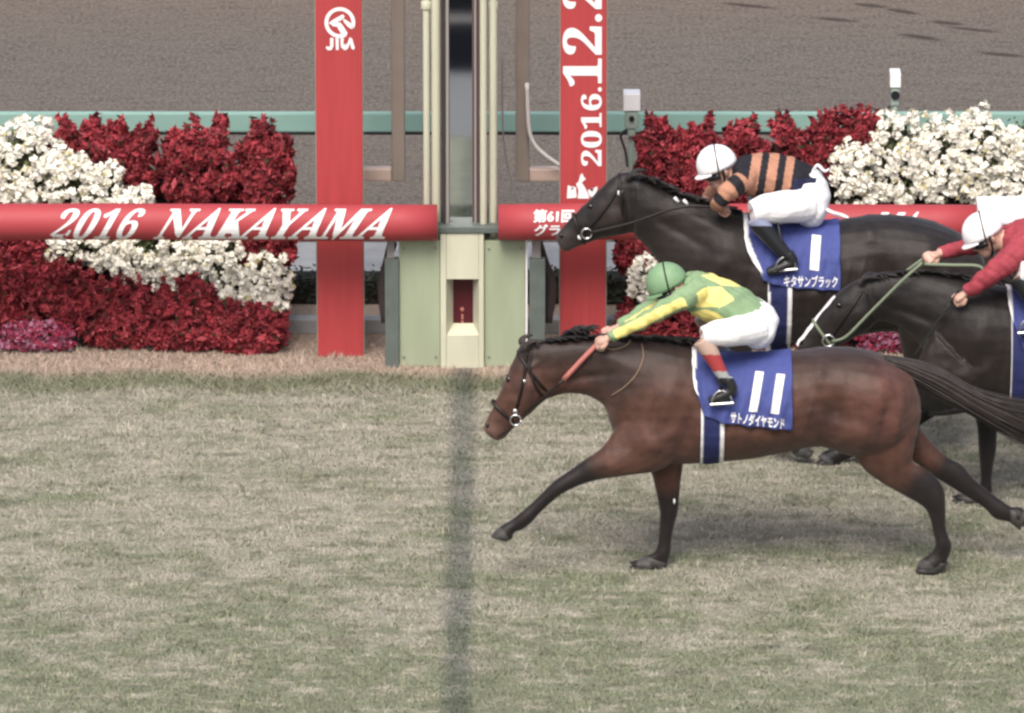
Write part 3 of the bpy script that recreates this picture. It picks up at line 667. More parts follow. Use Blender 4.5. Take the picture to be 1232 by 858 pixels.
# ================================================================== FLOWERS
KC = {'red': ((0.24, 0.030, 0.040), 'leaf', 0.066), 'white': ((0.88, 0.86, 0.77), 'petal', 0.038), 'pink': ((0.27, 0.05, 0.095), 'petal', 0.035)}
def plant(x0, y0, x1, y1, kind, tier, label, group):
    if tier >= 1.5: y0 += 17 if kind == 'red' else 10
    Y = YF + 0.02 + tier * 0.22; a, b = P(x0, y1, Y), P(x1, y0, Y); rng = np.random.default_rng(int(abs(x0 * 31 + y0 * 17)) + 5)
    cx, cz = (a.x + b.x) / 2, (a.z + b.z) / 2; hx, hz = (b.x - a.x) / 2, (b.z - a.z) / 2; hy = min(0.2, hx)
    base, shape, size = KC[kind]
    root = thing({'red': 'red_flower_plant', 'white': 'white_flower_plant', 'pink': 'pink_flower_plant'}[kind], label, 'flowers', (cx, Y + hy, max(a.z, 0)), group)
    area = 4 * hx * hz + 4 * hx * hy
    def surf(n):
        d = rng.normal(0, 1, (n, 3)); d /= np.linalg.norm(d, axis=1, keepdims=True)
        sq = np.sign(d) * np.abs(d) ** ex; fr = rng.random(n) < .62; q_ = rng.uniform(-1, 1, (n, 2)); q_ = q_ * np.sqrt(1 - .45 * q_[:, ::-1] ** 2)
        fs = np.stack([q_[:, 0], -(1 - .3 * (q_ ** 4).sum(1)), q_[:, 1]], 1); sq[fr] = fs[fr]
        fd_ = np.stack([q_[:, 0] ** 3 * .8, -np.ones(n), q_[:, 1] ** 3 * .8 + .1], 1); d[fr] = (fd_ / np.linalg.norm(fd_, axis=1, keepdims=True))[fr]
        lump = 1 + 0.06 * np.sin(sq[:, 0] * 7 + x0) * np.sin(sq[:, 2] * 6 + y0) + 0.05 * np.sin(sq[:, 2] * 9 + x0 + y0) + rng.normal(0, .04, n)
        c = np.array([cx, Y + hy, cz]) + sq * np.array([hx, hy, hz]) * (lump * .93)[:, None]; 
        if kind == 'red' and tier >= 1.5:
            zz = np.clip((c[:, 2] - cz) / hz, -1, 1); c[:, 0] = cx + (c[:, 0] - cx) * ((.93 - .26 * np.clip(zz - .1, 0, 1) ** 1.3)); c[:, 2] += .035 * np.sin(c[:, 0] * 31 + x0) * (zz > .4)
        return c, d
    ex = 0.66; g = 0.30
    if kind == 'red':            # many upright plumes, each a spray of small bracts
        nh = max(14, int(area / .0023)); hcn, hd_ = surf(nh); L = rng.uniform(.05, .11, (nh, 1))
        L = L * (1 + .5 * (hd_[:, 2:3] > .5)); ax = hd_ * np.array([.55, .9, .25]) + np.array([0, -.1, .9]) + rng.normal(0, .25, (nh, 3)); ax /= np.linalg.norm(ax, axis=1, keepdims=True)
        m = 30; t = rng.random((nh, m, 1)) ** .8; rad = rng.normal(0, 1, (nh, m, 3)); rad /= np.linalg.norm(rad, axis=2, keepdims=True)
        c = (hcn[:, None] + ax[:, None] * L[:, None] * (t - .45) + rad * .032 * (1.05 - t)).reshape(-1, 3); nm = (rad * .8 + ax[:, None] * .6).reshape(-1, 3)
        hv = rng.uniform(.42, 1.45, (nh, 1, 1)); cols = (np.array([base]) * (hv * rng.uniform(.65, 1.3, (nh, m, 1)))).reshape(-1, 3)
        n = len(c); lf = rng.random(n) < .05; cols[lf] = np.array([.035, .035, .018]); br = rng.random(n) < .10; cols[br] = np.array([.34, .06, .075]) * rng.uniform(.8, 1.2, (br.sum(), 1))
    elif kind == 'white':        # round heads of small white blossoms with leaves between
        nh = max(10, int(area / .0030)); hcn, hd_ = surf(nh); m = 20; rad = rng.normal(0, 1, (nh, m, 3)); rad /= np.linalg.norm(rad, axis=2, keepdims=True)
        rad = rad + hd_[:, None] * .8 + np.array([0, -.2, .35]); rad /= np.linalg.norm(rad, axis=2, keepdims=True)
        c = (hcn[:, None] + rad * rng.uniform(.02, .042, (nh, m, 1))).reshape(-1, 3); nm = rad.reshape(-1, 3)
        cols = (np.array([base]) * (rng.uniform(.85, 1.05, (nh, 1, 1)) * rng.uniform(.85, 1.1, (nh, m, 1)))).reshape(-1, 3); n = len(c)
        yl = rng.random(n) < .05; cols[yl] = np.array([.56, .50, .24]) * rng.uniform(.7, 1.1, (yl.sum(), 1))
        nl = int(nh * 2.2); cl, dl = surf(nl); cl = cl - dl * .03; c = np.concatenate([c, cl]); nm = np.concatenate([nm, dl]); cols = np.concatenate([cols, np.array([[.11, .13, .06]]) * rng.uniform(.5, 1.5, (nl, 1))])
    else:
        n = int(area / .0009 * 3.2); c, nm = surf(n); cols = np.array([base]) * rng.uniform(.6, 1.3, (n, 1))
        pu = rng.random(n) < .35; cols[pu] = np.array([.36, .17, .26]) * rng.uniform(.7, 1.2, (pu.sum(), 1)); rd = rng.random(n) < .25; cols[rd] = np.array([.28, .02, .05])
    c[:, 2] = np.maximum(c[:, 2], 0.02)
    o = scatter_mesh('blossoms', c, nm, size, cols, M['petal'], rng, shape); adopt(o, root)
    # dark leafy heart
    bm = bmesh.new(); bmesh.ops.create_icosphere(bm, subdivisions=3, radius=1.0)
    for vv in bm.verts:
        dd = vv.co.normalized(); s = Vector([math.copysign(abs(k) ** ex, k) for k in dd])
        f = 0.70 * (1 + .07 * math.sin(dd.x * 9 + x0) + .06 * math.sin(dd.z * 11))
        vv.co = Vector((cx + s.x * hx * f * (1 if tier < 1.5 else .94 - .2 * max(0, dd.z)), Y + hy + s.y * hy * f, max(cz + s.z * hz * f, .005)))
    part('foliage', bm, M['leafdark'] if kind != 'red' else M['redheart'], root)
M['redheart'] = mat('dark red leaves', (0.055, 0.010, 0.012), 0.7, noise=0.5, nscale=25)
PL = [
 # left bank, top
 (-60, 150, 5, 252, 'white', 2, 'white flower clump cut by the left edge, upper row', None),
 (-2, 143, 63, 254, 'white', 2, 'tall white flower clump at the left edge above the red cover', None),
 (50, 172, 102, 254, 'white', 1.6, 'white flower clump second from left above the red cover', None),
 (100, 197, 147, 250, 'white', 1.2, 'small low white flower clump in front of the red plumes above the cover', None),
 (142, 231, 182, 252, 'white', 1.0, 'tiny white flower tuft just above the red cover lettering', None),
 (56, 141, 128, 215, 'red', 2.6, 'red plume plant peeping out behind the white clumps', None),
 (95, 142, 196, 252, 'red', 2, 'broad red plume plant right of the white clumps, upper row', None),
 (192, 142, 292, 252, 'red', 2, 'broad red plume plant second from right end, upper left row', None),
 (286, 146, 354, 254, 'red', 2, 'narrow pointed red plume plant at the right end of the left bank', None),
 # left bank, middle
 (-70, 262, 0, 350, 'red', 1, 'red plume plant cut by the left edge below the cover', None),
 (-6, 276, 62, 350, 'red', 1, 'red plume plant at the left edge just below the cover', None),
 (48, 272, 108, 324, 'white', 1.05, 'pale greenish white clump below the start of the lettering', None),
 (106, 270, 154, 334, 'white', 0.9, 'white flower clump below the digits of the year', None),
 (142, 275, 197, 358, 'white', 0.8, 'drooping white clump third from left below the cover', None),
 (188, 275, 242, 350, 'white', 0.85, 'white clump in the middle of the row below the cover', None),
 (234, 280, 292, 388, 'white', 0.7, 'long drooping white clump second from the right end below the cover', None),
 (286, 311, 349, 388, 'white', 0.6, 'round white clump at the lower right end of the left bank', None),
 (284, 262, 350, 330, 'red', 1.1, 'dark red plume plant shaded under the cover at the right end', None),
 # left bank, bottom
 (-75, 325, 20, 415, 'red', 0.5, 'low red plume plant cut by the left edge', None),
 (8, 315, 112, 405, 'red', 0.45, 'large red plume plant behind the pink flowers', None),
 (92, 340, 190, 424, 'red', 0.3, 'low red plume plant right of the pink flowers', None),
 (176, 345, 272, 430, 'red', 0.1, 'low red plume plant under the drooping white clumps', None),
 (252, 374, 342, 431, 'red', 0.0, 'low red plume plant at the bottom right corner of the left bank', None),
 (-5, 388, 92, 427, 'pink', 0.0, 'pink flower patch at the foot of the left bank', None),
 # right bank, top
 (763, 133, 828, 254, 'red', 2, 'red plume plant beside the sensor pole, left end of right bank', None),
 (816, 133, 868, 254, 'red', 2, 'narrow red plume plant behind the white helmet', None),
 (864, 139, 928, 254, 'red', 2, 'red plume plant above the orange striped shoulders', None),
 (920, 134, 988, 254, 'red', 2, 'tall red plume plant above the striped back', None),
 (972, 130, 1026, 222, 'red', 2.2, 'red plume plant left of the upper white bank', None),
 (1008, 126, 1064, 200, 'red', 2.5, 'red plume plant topmost beside the white bank', None),
 (1000, 162, 1060, 252, 'white', 1.6, 'white flower clump just behind the white breeches', None),
 (1046, 132, 1110, 252, 'white', 2, 'white flower clump below the narrow sensor box', None),
 (1102, 131, 1160, 252, 'white', 2, 'white flower clump second from the sensor box', None),
 (1148, 127, 1212, 252, 'white', 2, 'tall white flower clump above the white padded cover', None),
 (1200, 132, 1264, 252, 'white', 2, 'white flower clump cut by the right edge', None),
 # right bank, lower
 (742, 285, 802, 335, 'red', 1, 'small red plant under the dark horse neck', None),
 (758, 308, 802, 376, 'white', 0.7, 'small white clump behind the green helmet', None),
 (742, 366, 800, 424, 'red', 0.3, 'low red plume plant behind the outstretched green arm', None),
 (790, 325, 872, 424, 'red', 0.3, 'red plume plant seen under the yellow sleeve', None),
 (862, 330, 950, 424, 'red', 0.3, 'red plume plant behind the front jockey back', None),
 (944, 330, 1034, 424, 'red', 0.3, 'red plume plant behind the white blaze of the third horse', None),
 (1028, 387, 1074, 426, 'pink', 0.0, 'pink flower patch under the third horse throat', None),
 (1064, 396, 1106, 427, 'pink', 0.0, 'darker pink flower patch in front of the third horse chest', None),
 (1100, 330, 1190, 424, 'red', 0.4, 'red plume plant hidden behind the third horse shoulder', None),
]
for p in PL: plant(*p)
def flower_stand(px0, px1, label):
    root = thing('flower_stand', label, 'stand', (P((px0 + px1) / 2, 428, YF).x, YF + .3, 0))
    for t in range(3):
        ya = YF + .10 + t * .26; a, b = P(px0, 400, ya).x, P(px1, 400, ya).x; bm = bmesh.new()
        zt = (P(0, 408, YF).z, P(0, 330, YF + .22).z, P(0, 232, YF + .45).z)[t]
        box(bm, a, b, ya + .1, ya + .13, 0.0, zt); box(bm, a, b, ya + .131, ya + .355, zt - .03, zt); part('step', bm, M['stand'], root)
flower_stand(-90, 338, 'dark stepped timber stand carrying the left flower bank')
flower_stand(772, 1290, 'dark stepped timber stand carrying the right flower bank')

# ================================================================== HORSES
BODY_BVH = {}
def cast(bvh, px, py, lift=0.006):
    d = ray(px, py).normalized(); h, n, _, _ = bvh.ray_cast(CAM, d)
    return None if h is None else h + n * lift
def mirror_y(v, Y): return Vector((v.x, 2 * Y - v.y, v.z))
def surf_strap(root, name, bvh, Y, pts, r, m, both=True, lift=0.004, k=6):
    """strap lying on the body along photo points, repeated on the far side"""
    dense = [tuple(a) for a in catmull(pts, k)] if len(pts) > 2 else [tuple(np.array(pts[0]) + (np.array(pts[1]) - np.array(pts[0])) * i / k) for i in range(k + 1)]
    W3 = [w for w in (cast(bvh, x, y, lift) for x, y in dense) if w is not None]
    if len(W3) < 2: return
    bm = bmesh.new(); tube(bm, W3, r, n=8, k=1); part(name, bm, M[m], root, True)
    if both:
        bm = bmesh.new(); tube(bm, [mirror_y(w, Y) for w in W3], r, n=8, k=1); part(name, bm, M[m], root, True)
def free_tube(root, name, pts, r, m, k=6, n=10):
    bm = bmesh.new(); tube(bm, pts, r, n=n, k=k); return part(name, bm, M[m], root, True)
def ring_strap(root, name, pair, Y, r, m, grow=1.05):
    c, a, hb = pair_stations([pair, pair], Y, 1)[0]; n = 28
    pts = [c + a * math.cos(2 * math.pi * j / n) * grow + Vector((0, hb * grow * math.sin(2 * math.pi * j / n), 0)) for j in range(n + 1)]
    bm = bmesh.new(); tube(bm, pts, r, n=8, k=1); part(name, bm, M[m], root, True)
def locks(root, name, guides, m, n, r0, jitter, rng, parent_part=None):
    """hair as tapered locks blended between guide curves (each guide: list of 3D points)"""
    bm = bmesh.new(); K = len(guides[0])
    for i in range(n):
        u = rng.random() * (len(guides) - 1); g = min(int(u), len(guides) - 2); f = u - g
        off = Vector((rng.gauss(0, 1), rng.gauss(0, 1), rng.gauss(0, 1))) * jitter
        pts = [guides[g][j].lerp(guides[g + 1][j], f) + off * (0.35 + 0.65 * j / (K - 1)) for j in range(K)]
        r = r0 * rng.uniform(.6, 1.3)
        tube(bm, pts, [r * (1, 1, .8, .55, .12, .05)[min(5, int(j * 5 / (K - 1)))] for j in range(K)], n=5, k=3)
    return part(name, bm, M[m], root, True)

def inflate(p, g=1.10):
    cx, cy = (p[0] + p[2]) / 2, (p[1] + p[3]) / 2
    return (cx + (p[0] - cx) * g, cy + (p[1] - cy) * g, cx + (p[2] - cx) * g, cy + (p[3] - cy) * g, p[4] * g, *p[5:])
def make_horse(label, Y, sp):
    rng = random.Random(sp['seed'])
    base = P(sp['base'][0], 429, Y)
    root = thing('racehorse', label, 'horse', (base.x, Y, 0))
    bm = bmesh.new()
    pair_loft(bm, sp['trunk'], Y, 24, 4, 0.92)
    pair_loft(bm, sp['head'], Y, 20, 4, 0.95)
    for leg in sp['legs']: pair_loft(bm, [inflate(p) for p in leg['pairs']], Y + leg['y'], 14, 4)
    for e in sp['ears']:
        pts = [P(x, y, Y + e['y'] + dy) for x, y, dy, r in e['p']]; tube(bm, pts, [q_[3] for q_ in e['p']], n=10, k=4, flat=0.6)
    me = fuse(bm, sp.get('voxel', 0.0112), 1, 0.5)
    bumps(me, Y, sp['relief'])
    dark = []
    for leg in sp['legs']:
        for p in leg['pairs']:
            if p[5 if len(p) > 5 else 4] is not None and p in leg['pairs'][leg['dark']:]:
                c = (P(p[0], p[1], Y + leg['y']) + P(p[2], p[3], Y + leg['y'])) / 2; dark.append(c)
    hoof = [(P(l['pairs'][-1][0], l['pairs'][-1][1], Y + l['y']) + P(l['pairs'][-1][2], l['pairs'][-1][3], Y + l['y'])) / 2 for l in sp['legs']]
    C0, C1, C2, CM = sp['coat'], sp['top'], sp['points'], sp['muzzle']
    D = np.array([tuple(d) for d in dark])
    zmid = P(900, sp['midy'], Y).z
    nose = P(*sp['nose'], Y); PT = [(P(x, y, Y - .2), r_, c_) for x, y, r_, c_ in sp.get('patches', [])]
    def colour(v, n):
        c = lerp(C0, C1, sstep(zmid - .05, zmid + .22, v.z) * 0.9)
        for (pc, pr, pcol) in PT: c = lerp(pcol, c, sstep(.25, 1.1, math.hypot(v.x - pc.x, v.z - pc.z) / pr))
        d = np.sqrt(((D - np.array(v)) ** 2).sum(1)).min()
        c = lerp(C2, c, sstep(0.085, 0.21, d))
        c = lerp(CM, c, sstep(0.05, 0.17, (Vector(v) - nose).length))
        hd = min((Vector(v) - h).length for h in hoof)
        if hd < 0.065: c = sp.get('hoofcol', (.03, .027, .025))
        return c
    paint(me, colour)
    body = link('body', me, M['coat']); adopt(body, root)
    bvh = bvh_of(body); BODY_BVH[root.name] = bvh
    # face
    ex, ey = sp['eye']; w = cast(bvh, ex, ey, -0.006)
    if w:
        for s, c in ((1, w), (-1, mirror_y(w, Y))):
            bm = bmesh.new(); ellipsoid(bm, c, .024, .014, .018, R(30), 14, 10); part('eye', bm, M['eye'], root, True)
    nx, ny = sp['nostril']; w = cast(bvh, nx, ny, -0.004)
    if w:
        for c in (w, mirror_y(w, Y)):
            bm = bmesh.new(); ellipsoid(bm, c, .013, .008, .021, R(-20), 12, 8); part('nostril', bm, M['eye'], root, True)
    return root, bvh

M['horn'] = mat('hoof horn', (0.045, 0.042, 0.040), 0.5, noise=0.3, nscale=60)
def hoof(root, Y, poly, hw=.05):
    """side outline of a hoof (coronet front, coronet heel, heel, toe) given a flaring width"""
    cf, ch, he, to = [P(x, y, Y) for x, y in poly]; bm = bmesh.new(); rings = []
    for t, w in ((0, .78), (.12, .84), (.9, 1.0), (1, .97)):
        a, b = cf.lerp(to, t), ch.lerp(he, t); r = []
        for j in range(16):
            th = 2 * math.pi * j / 16; c, s_ = math.cos(th), math.sin(th); ex = .75
            c = math.copysign(abs(c) ** ex, c); s_ = math.copysign(abs(s_) ** ex, s_)
            r.append((a + b) / 2 + (a - b) / 2 * c + Vector((0, hw * w * s_, 0)))
        rings.append(r)
    ring_loft(bm, rings); part('hoof', bm, M['horn'], root, True)
def lockset(Y, lines, dys):
    return [[P(x, y, Y + dy) for x, y in ln] for ln, dy in zip(lines, dys)]

# ---------------------------------------------------------------- bay horse, number 11
Y11 = -0.05
near_fore = [(775, 470, 828, 535, .11, .05), (745, 515, 795, 562, .095, .03), (725, 541, 762, 569, .085), (706, 553, 730, 574, .064), (686, 567, 705, 580, .05), (668, 579, 680, 591, .046), (655, 591, 665, 602, .034), (640, 606, 650, 616, .03), (627, 617, 638, 629, .037), (616, 626, 627, 637, .030), (605, 632, 618, 640, .036), (599, 637, 616, 647, .048), (592, 643, 613, 649, .05)]
off_fore = [(772, 495, 832, 505, .10), (779, 545, 822, 548, .08), (787, 575, 818, 576, .058), (792, 600, 816, 600, .046), (794.5, 615, 815, 614, .043), (794, 632, 810, 634, .031), (792.5, 650, 807, 652, .03), (789, 663, 806, 665, .037), (779, 669, 802, 676, .033), (767, 674, 799, 683, .048), (756, 678, 795, 685.5, .05)]
near_hind = [(1005, 455, 1098, 460, .10, .06), (1010, 500, 1104, 495, .12, .03), (1035, 555, 1098, 536, .095), (1060, 578, 1097, 556, .072), (1084, 592, 1110, 564, .055), (1105, 604, 1125, 575, .045), (1113.5, 611, 1135, 590, .044), (1119, 622, 1137, 612, .036), (1123, 640, 1138, 637, .03), (1126, 655, 1144, 655, .037), (1119, 667, 1141, 669, .033), (1109, 674, 1135, 679, .045), (1103, 682, 1126, 685.5, .046)]
off_hind = [(1030, 480, 1102, 470, .10), (1060, 535, 1104, 512, .09), (1095, 551, 1117, 530, .066), (1126, 573, 1139, 551, .052), (1142, 583, 1156, 560, .045), (1164, 597, 1172, 578, .035), (1184, 610, 1192, 594, .03), (1197, 623, 1209, 606, .037), (1213, 627, 1218, 611, .033), (1224, 631, 1227, 611, .045), (1234, 633, 1235, 616, .045)]
h11 = dict(seed=3, base=(900,), midy=455,
  trunk=[(1103, 468, 1105, 500, .07), (1097, 450, 1092, 528, .16), (1078, 437, 1062, 547, .24), (1048, 424, 1022, 546, .275), (1008, 419, 987, 535, .28), (965, 423, 947, 541, .285), (922, 427, 906, 549, .29), (882, 428, 868, 553, .285), (847, 422, 832, 556, .26), (815, 413, 797, 557, .23), (790, 409, 762, 555, .205), (765, 407, 739, 522, .165), (742, 407, 727, 489, .115), (716, 407, 707, 476, .095), (690, 408, 684, 473, .085), (665, 409, 662, 478, .08), (645, 411, 655, 478, .075)],
  head=[(640, 409, 672, 470, .06), (629, 412, 664, 474, .08), (621, 426, 655, 482, .092), (612, 446, 644, 492, .092), (604, 466, 632, 503, .074), (595, 485, 622, 511, .058), (587, 502, 614, 519, .052), (581, 513, 607, 527, .05), (584, 520, 598, 530, .036)],
  legs=[dict(pairs=near_fore, y=-.15, dark=4), dict(pairs=off_fore, y=.05, dark=4), dict(pairs=near_hind, y=-.07, dark=5), dict(pairs=off_hind, y=.14, dark=4)],
  relief=[(800, 478, 0.11, 0.17, -25, 0.03), (786, 532, 0.1, 0.08, 0, 0.026), (826, 520, 0.03, 0.13, -12, -0.014), (845, 500, 0.05, 0.1, 0, 0.008), (806, 520, 0.05, 0.035, 60, 0.01), (1058, 470, 0.13, 0.14, 0, 0.03), (1032, 520, 0.1, 0.1, 20, 0.026), (1080, 505, 0.035, 0.14, -8, 0.014), (1062, 505, 0.025, 0.13, -10, -0.012), (1005, 492, 0.08, 0.11, 25, -0.026), (985, 445, 0.05, 0.06, 0, 0.012), (905, 520, 0.2, 0.07, 0, 0.012), (700, 462, 0.18, 0.028, 12, -0.012), (740, 440, 0.14, 0.05, -20, 0.012), (690, 430, 0.16, 0.05, 5, 0.008), (870, 497, 0.014, 0.12, -14, 0.0045), (887, 497, 0.014, 0.12, -14, 0.0045), (904, 497, 0.014, 0.12, -14, 0.0045), (921, 497, 0.014, 0.12, -14, 0.0045), (938, 497, 0.014, 0.12, -14, 0.0045), (955, 497, 0.014, 0.12, -14, 0.0045), (972, 497, 0.014, 0.12, -14, 0.0045), (638, 470, 0.05, 0.055, 0, 0.012), (612, 470, 0.025, 0.08, 25, -0.006), (640, 448, 0.05, 0.012, 30, 0.006)],
  ears=[dict(y=-.05, p=[(634, 420, 0, .022), (637, 412, -.01, .026), (645, 410, -.015, .018), (655, 408, -.015, .005)]), dict(y=.05, p=[(630, 418, 0, .022), (626, 409, .01, .026), (636, 404, .012, .018), (645, 403, .015, .005)])],
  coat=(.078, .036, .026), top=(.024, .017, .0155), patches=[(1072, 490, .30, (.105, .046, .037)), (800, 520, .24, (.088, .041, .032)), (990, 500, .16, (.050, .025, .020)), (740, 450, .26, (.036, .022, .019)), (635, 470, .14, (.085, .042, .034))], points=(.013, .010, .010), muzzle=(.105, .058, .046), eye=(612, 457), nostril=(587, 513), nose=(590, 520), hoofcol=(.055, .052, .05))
H11, B11 = make_horse('bay racehorse with number 11 cloth, nearest of the three horses', Y11, h11)
Ltail = [[(1066, 431), (1095, 436), (1130, 447), (1168, 470), (1205, 482), (1246, 488), (1275, 500)],
         [(1068, 434), (1098, 446), (1132, 462), (1166, 482), (1205, 503), (1240, 522), (1268, 545)],
         [(1070, 438), (1096, 455), (1126, 474), (1157, 487), (1190, 505), (1224, 527), (1254, 548)]]
locks(H11, 'tail', lockset(Y11, Ltail, (0.02, -.04, 0.0)), 'tail_grey', 560, .0056, .024, random.Random(5))
def mane(root, Y, crest, n, dx, dy, r, rng, m='hair_black', drop=.02):
    bm = bmesh.new()
    for i in range(n):
        t = rng.random() * (len(crest) - 1); g = min(int(t), len(crest) - 2); f = t - g
        x = crest[g][0] + (crest[g + 1][0] - crest[g][0]) * f; y = crest[g][1] + (crest[g + 1][1] - crest[g][1]) * f
        a = P(x, y + 4, Y + rng.uniform(-.02, .02)); side = rng.uniform(-.09, .03)
        l = rng.uniform(.5, 1.2); b = P(x + dx * l * .5, y + dy * l * .7 + 2, Y + side * .6); c = P(x + dx * l, y + dy * l * .6 + rng.uniform(0, 8) , Y + side)
        tube(bm, [a, b, c], [r, r * .8, r * .15], n=5, k=3)
    part('mane', bm, M[m], root, True)
mane(H11, Y11, [(648, 411), (665, 409), (690, 407), (715, 407), (745, 407), (790, 409), (830, 412)], 150, 26, -7, .012, random.Random(2))
mane(H11, Y11, [(672, 408), (702, 406)], 34, 22, -19, .012, random.Random(8))
mane(H11, Y11, [(622, 424), (634, 413)], 24, 14, -5, .009, random.Random(12))
# bridle
ring_strap(H11, 'noseband', (593, 483, 622, 508, .060), Y11, .010, 'leather')
ring_strap(H11, 'browband', (624, 424, 660, 470, .094), Y11, .009, 'leather')
surf_strap(H11, 'cheekpiece', B11, Y11, [(634, 424), (632, 442), (629, 463), (622, 490)], .0095, 'leather')
surf_strap(H11, 'throat_strap', B11, Y11, [(638, 424), (638, 448), (645, 466), (652, 476)], .009, 'leather')
surf_strap(H11, 'mouth_line', B11, Y11, [(598, 524.5), (604, 521), (611, 516)], .004, 'eye')
surf_strap(H11, 'face_marking', B11, Y11, [(602, 449), (604, 452)], .010, 'white', both=False)
for px, py, r in ((631, 459, .013), (620, 495, .017)):
    w = cast(B11, px, py, .004); bm = bmesh.new(); ellipsoid(bm, w, r, .008, r, 0, 14, 8); part('buckle', bm, M['steel'], H11, True)
w = cast(B11, 620, 504, .012)
bm = bmesh.new(); tube(bm, [w + Vector((.032 * math.cos(t), -.004, .032 * math.sin(t))) for t in [2 * math.pi * i / 20 for i in range(21)]], .006, n=8, k=1); part('bit_ring', bm, M['steel'], H11, True)
free_tube(H11, 'rein', [P(722, 411, -.14), P(703, 430, -.16), P(678, 457, -.16)], .016, 'rein_pink', k=4)
free_tube(H11, 'rein_end', [P(678, 457, -.16), P(650, 482, -.13), P(622, 503, -.09)], .008, 'leather', k=4)
free_tube(H11, 'rein', [P(722, 408, .12), P(690, 428, .15), P(640, 470, .11), P(612, 500, .08)], .009, 'leather', k=4)
surf_strap(H11, 'martingale', B11, Y11, [(772, 414), (774, 430), (766, 450), (751, 466), (736, 476)], .0045, 'rein_tan', both=False)
surf_strap(H11, 'breastgirth', B11, Y11, [(720, 415), (736, 421), (752, 417), (760, 409)], .0045, 'rein_tan', both=False)

for y_, pl in ((-.15, [(601, 635), (616, 641), (612, 650), (591, 645)]), (.05, [(779, 668), (803, 677), (800, 686), (757, 683)]), (-.07, [(1117, 671), (1141, 678), (1131, 687.5), (1101, 686.5)]), (.14, [(1215, 611), (1216, 629), (1226, 637), (1236, 615)])):
    hoof(H11, Y11 + y_, pl)
w = cast(B11, 811, 603, .002)
if w:
    bm = bmesh.new(); ellipsoid(bm, w, .007, .005, .017, 0, 12, 8); part('knee_mark', bm, M['white'], H11, True)
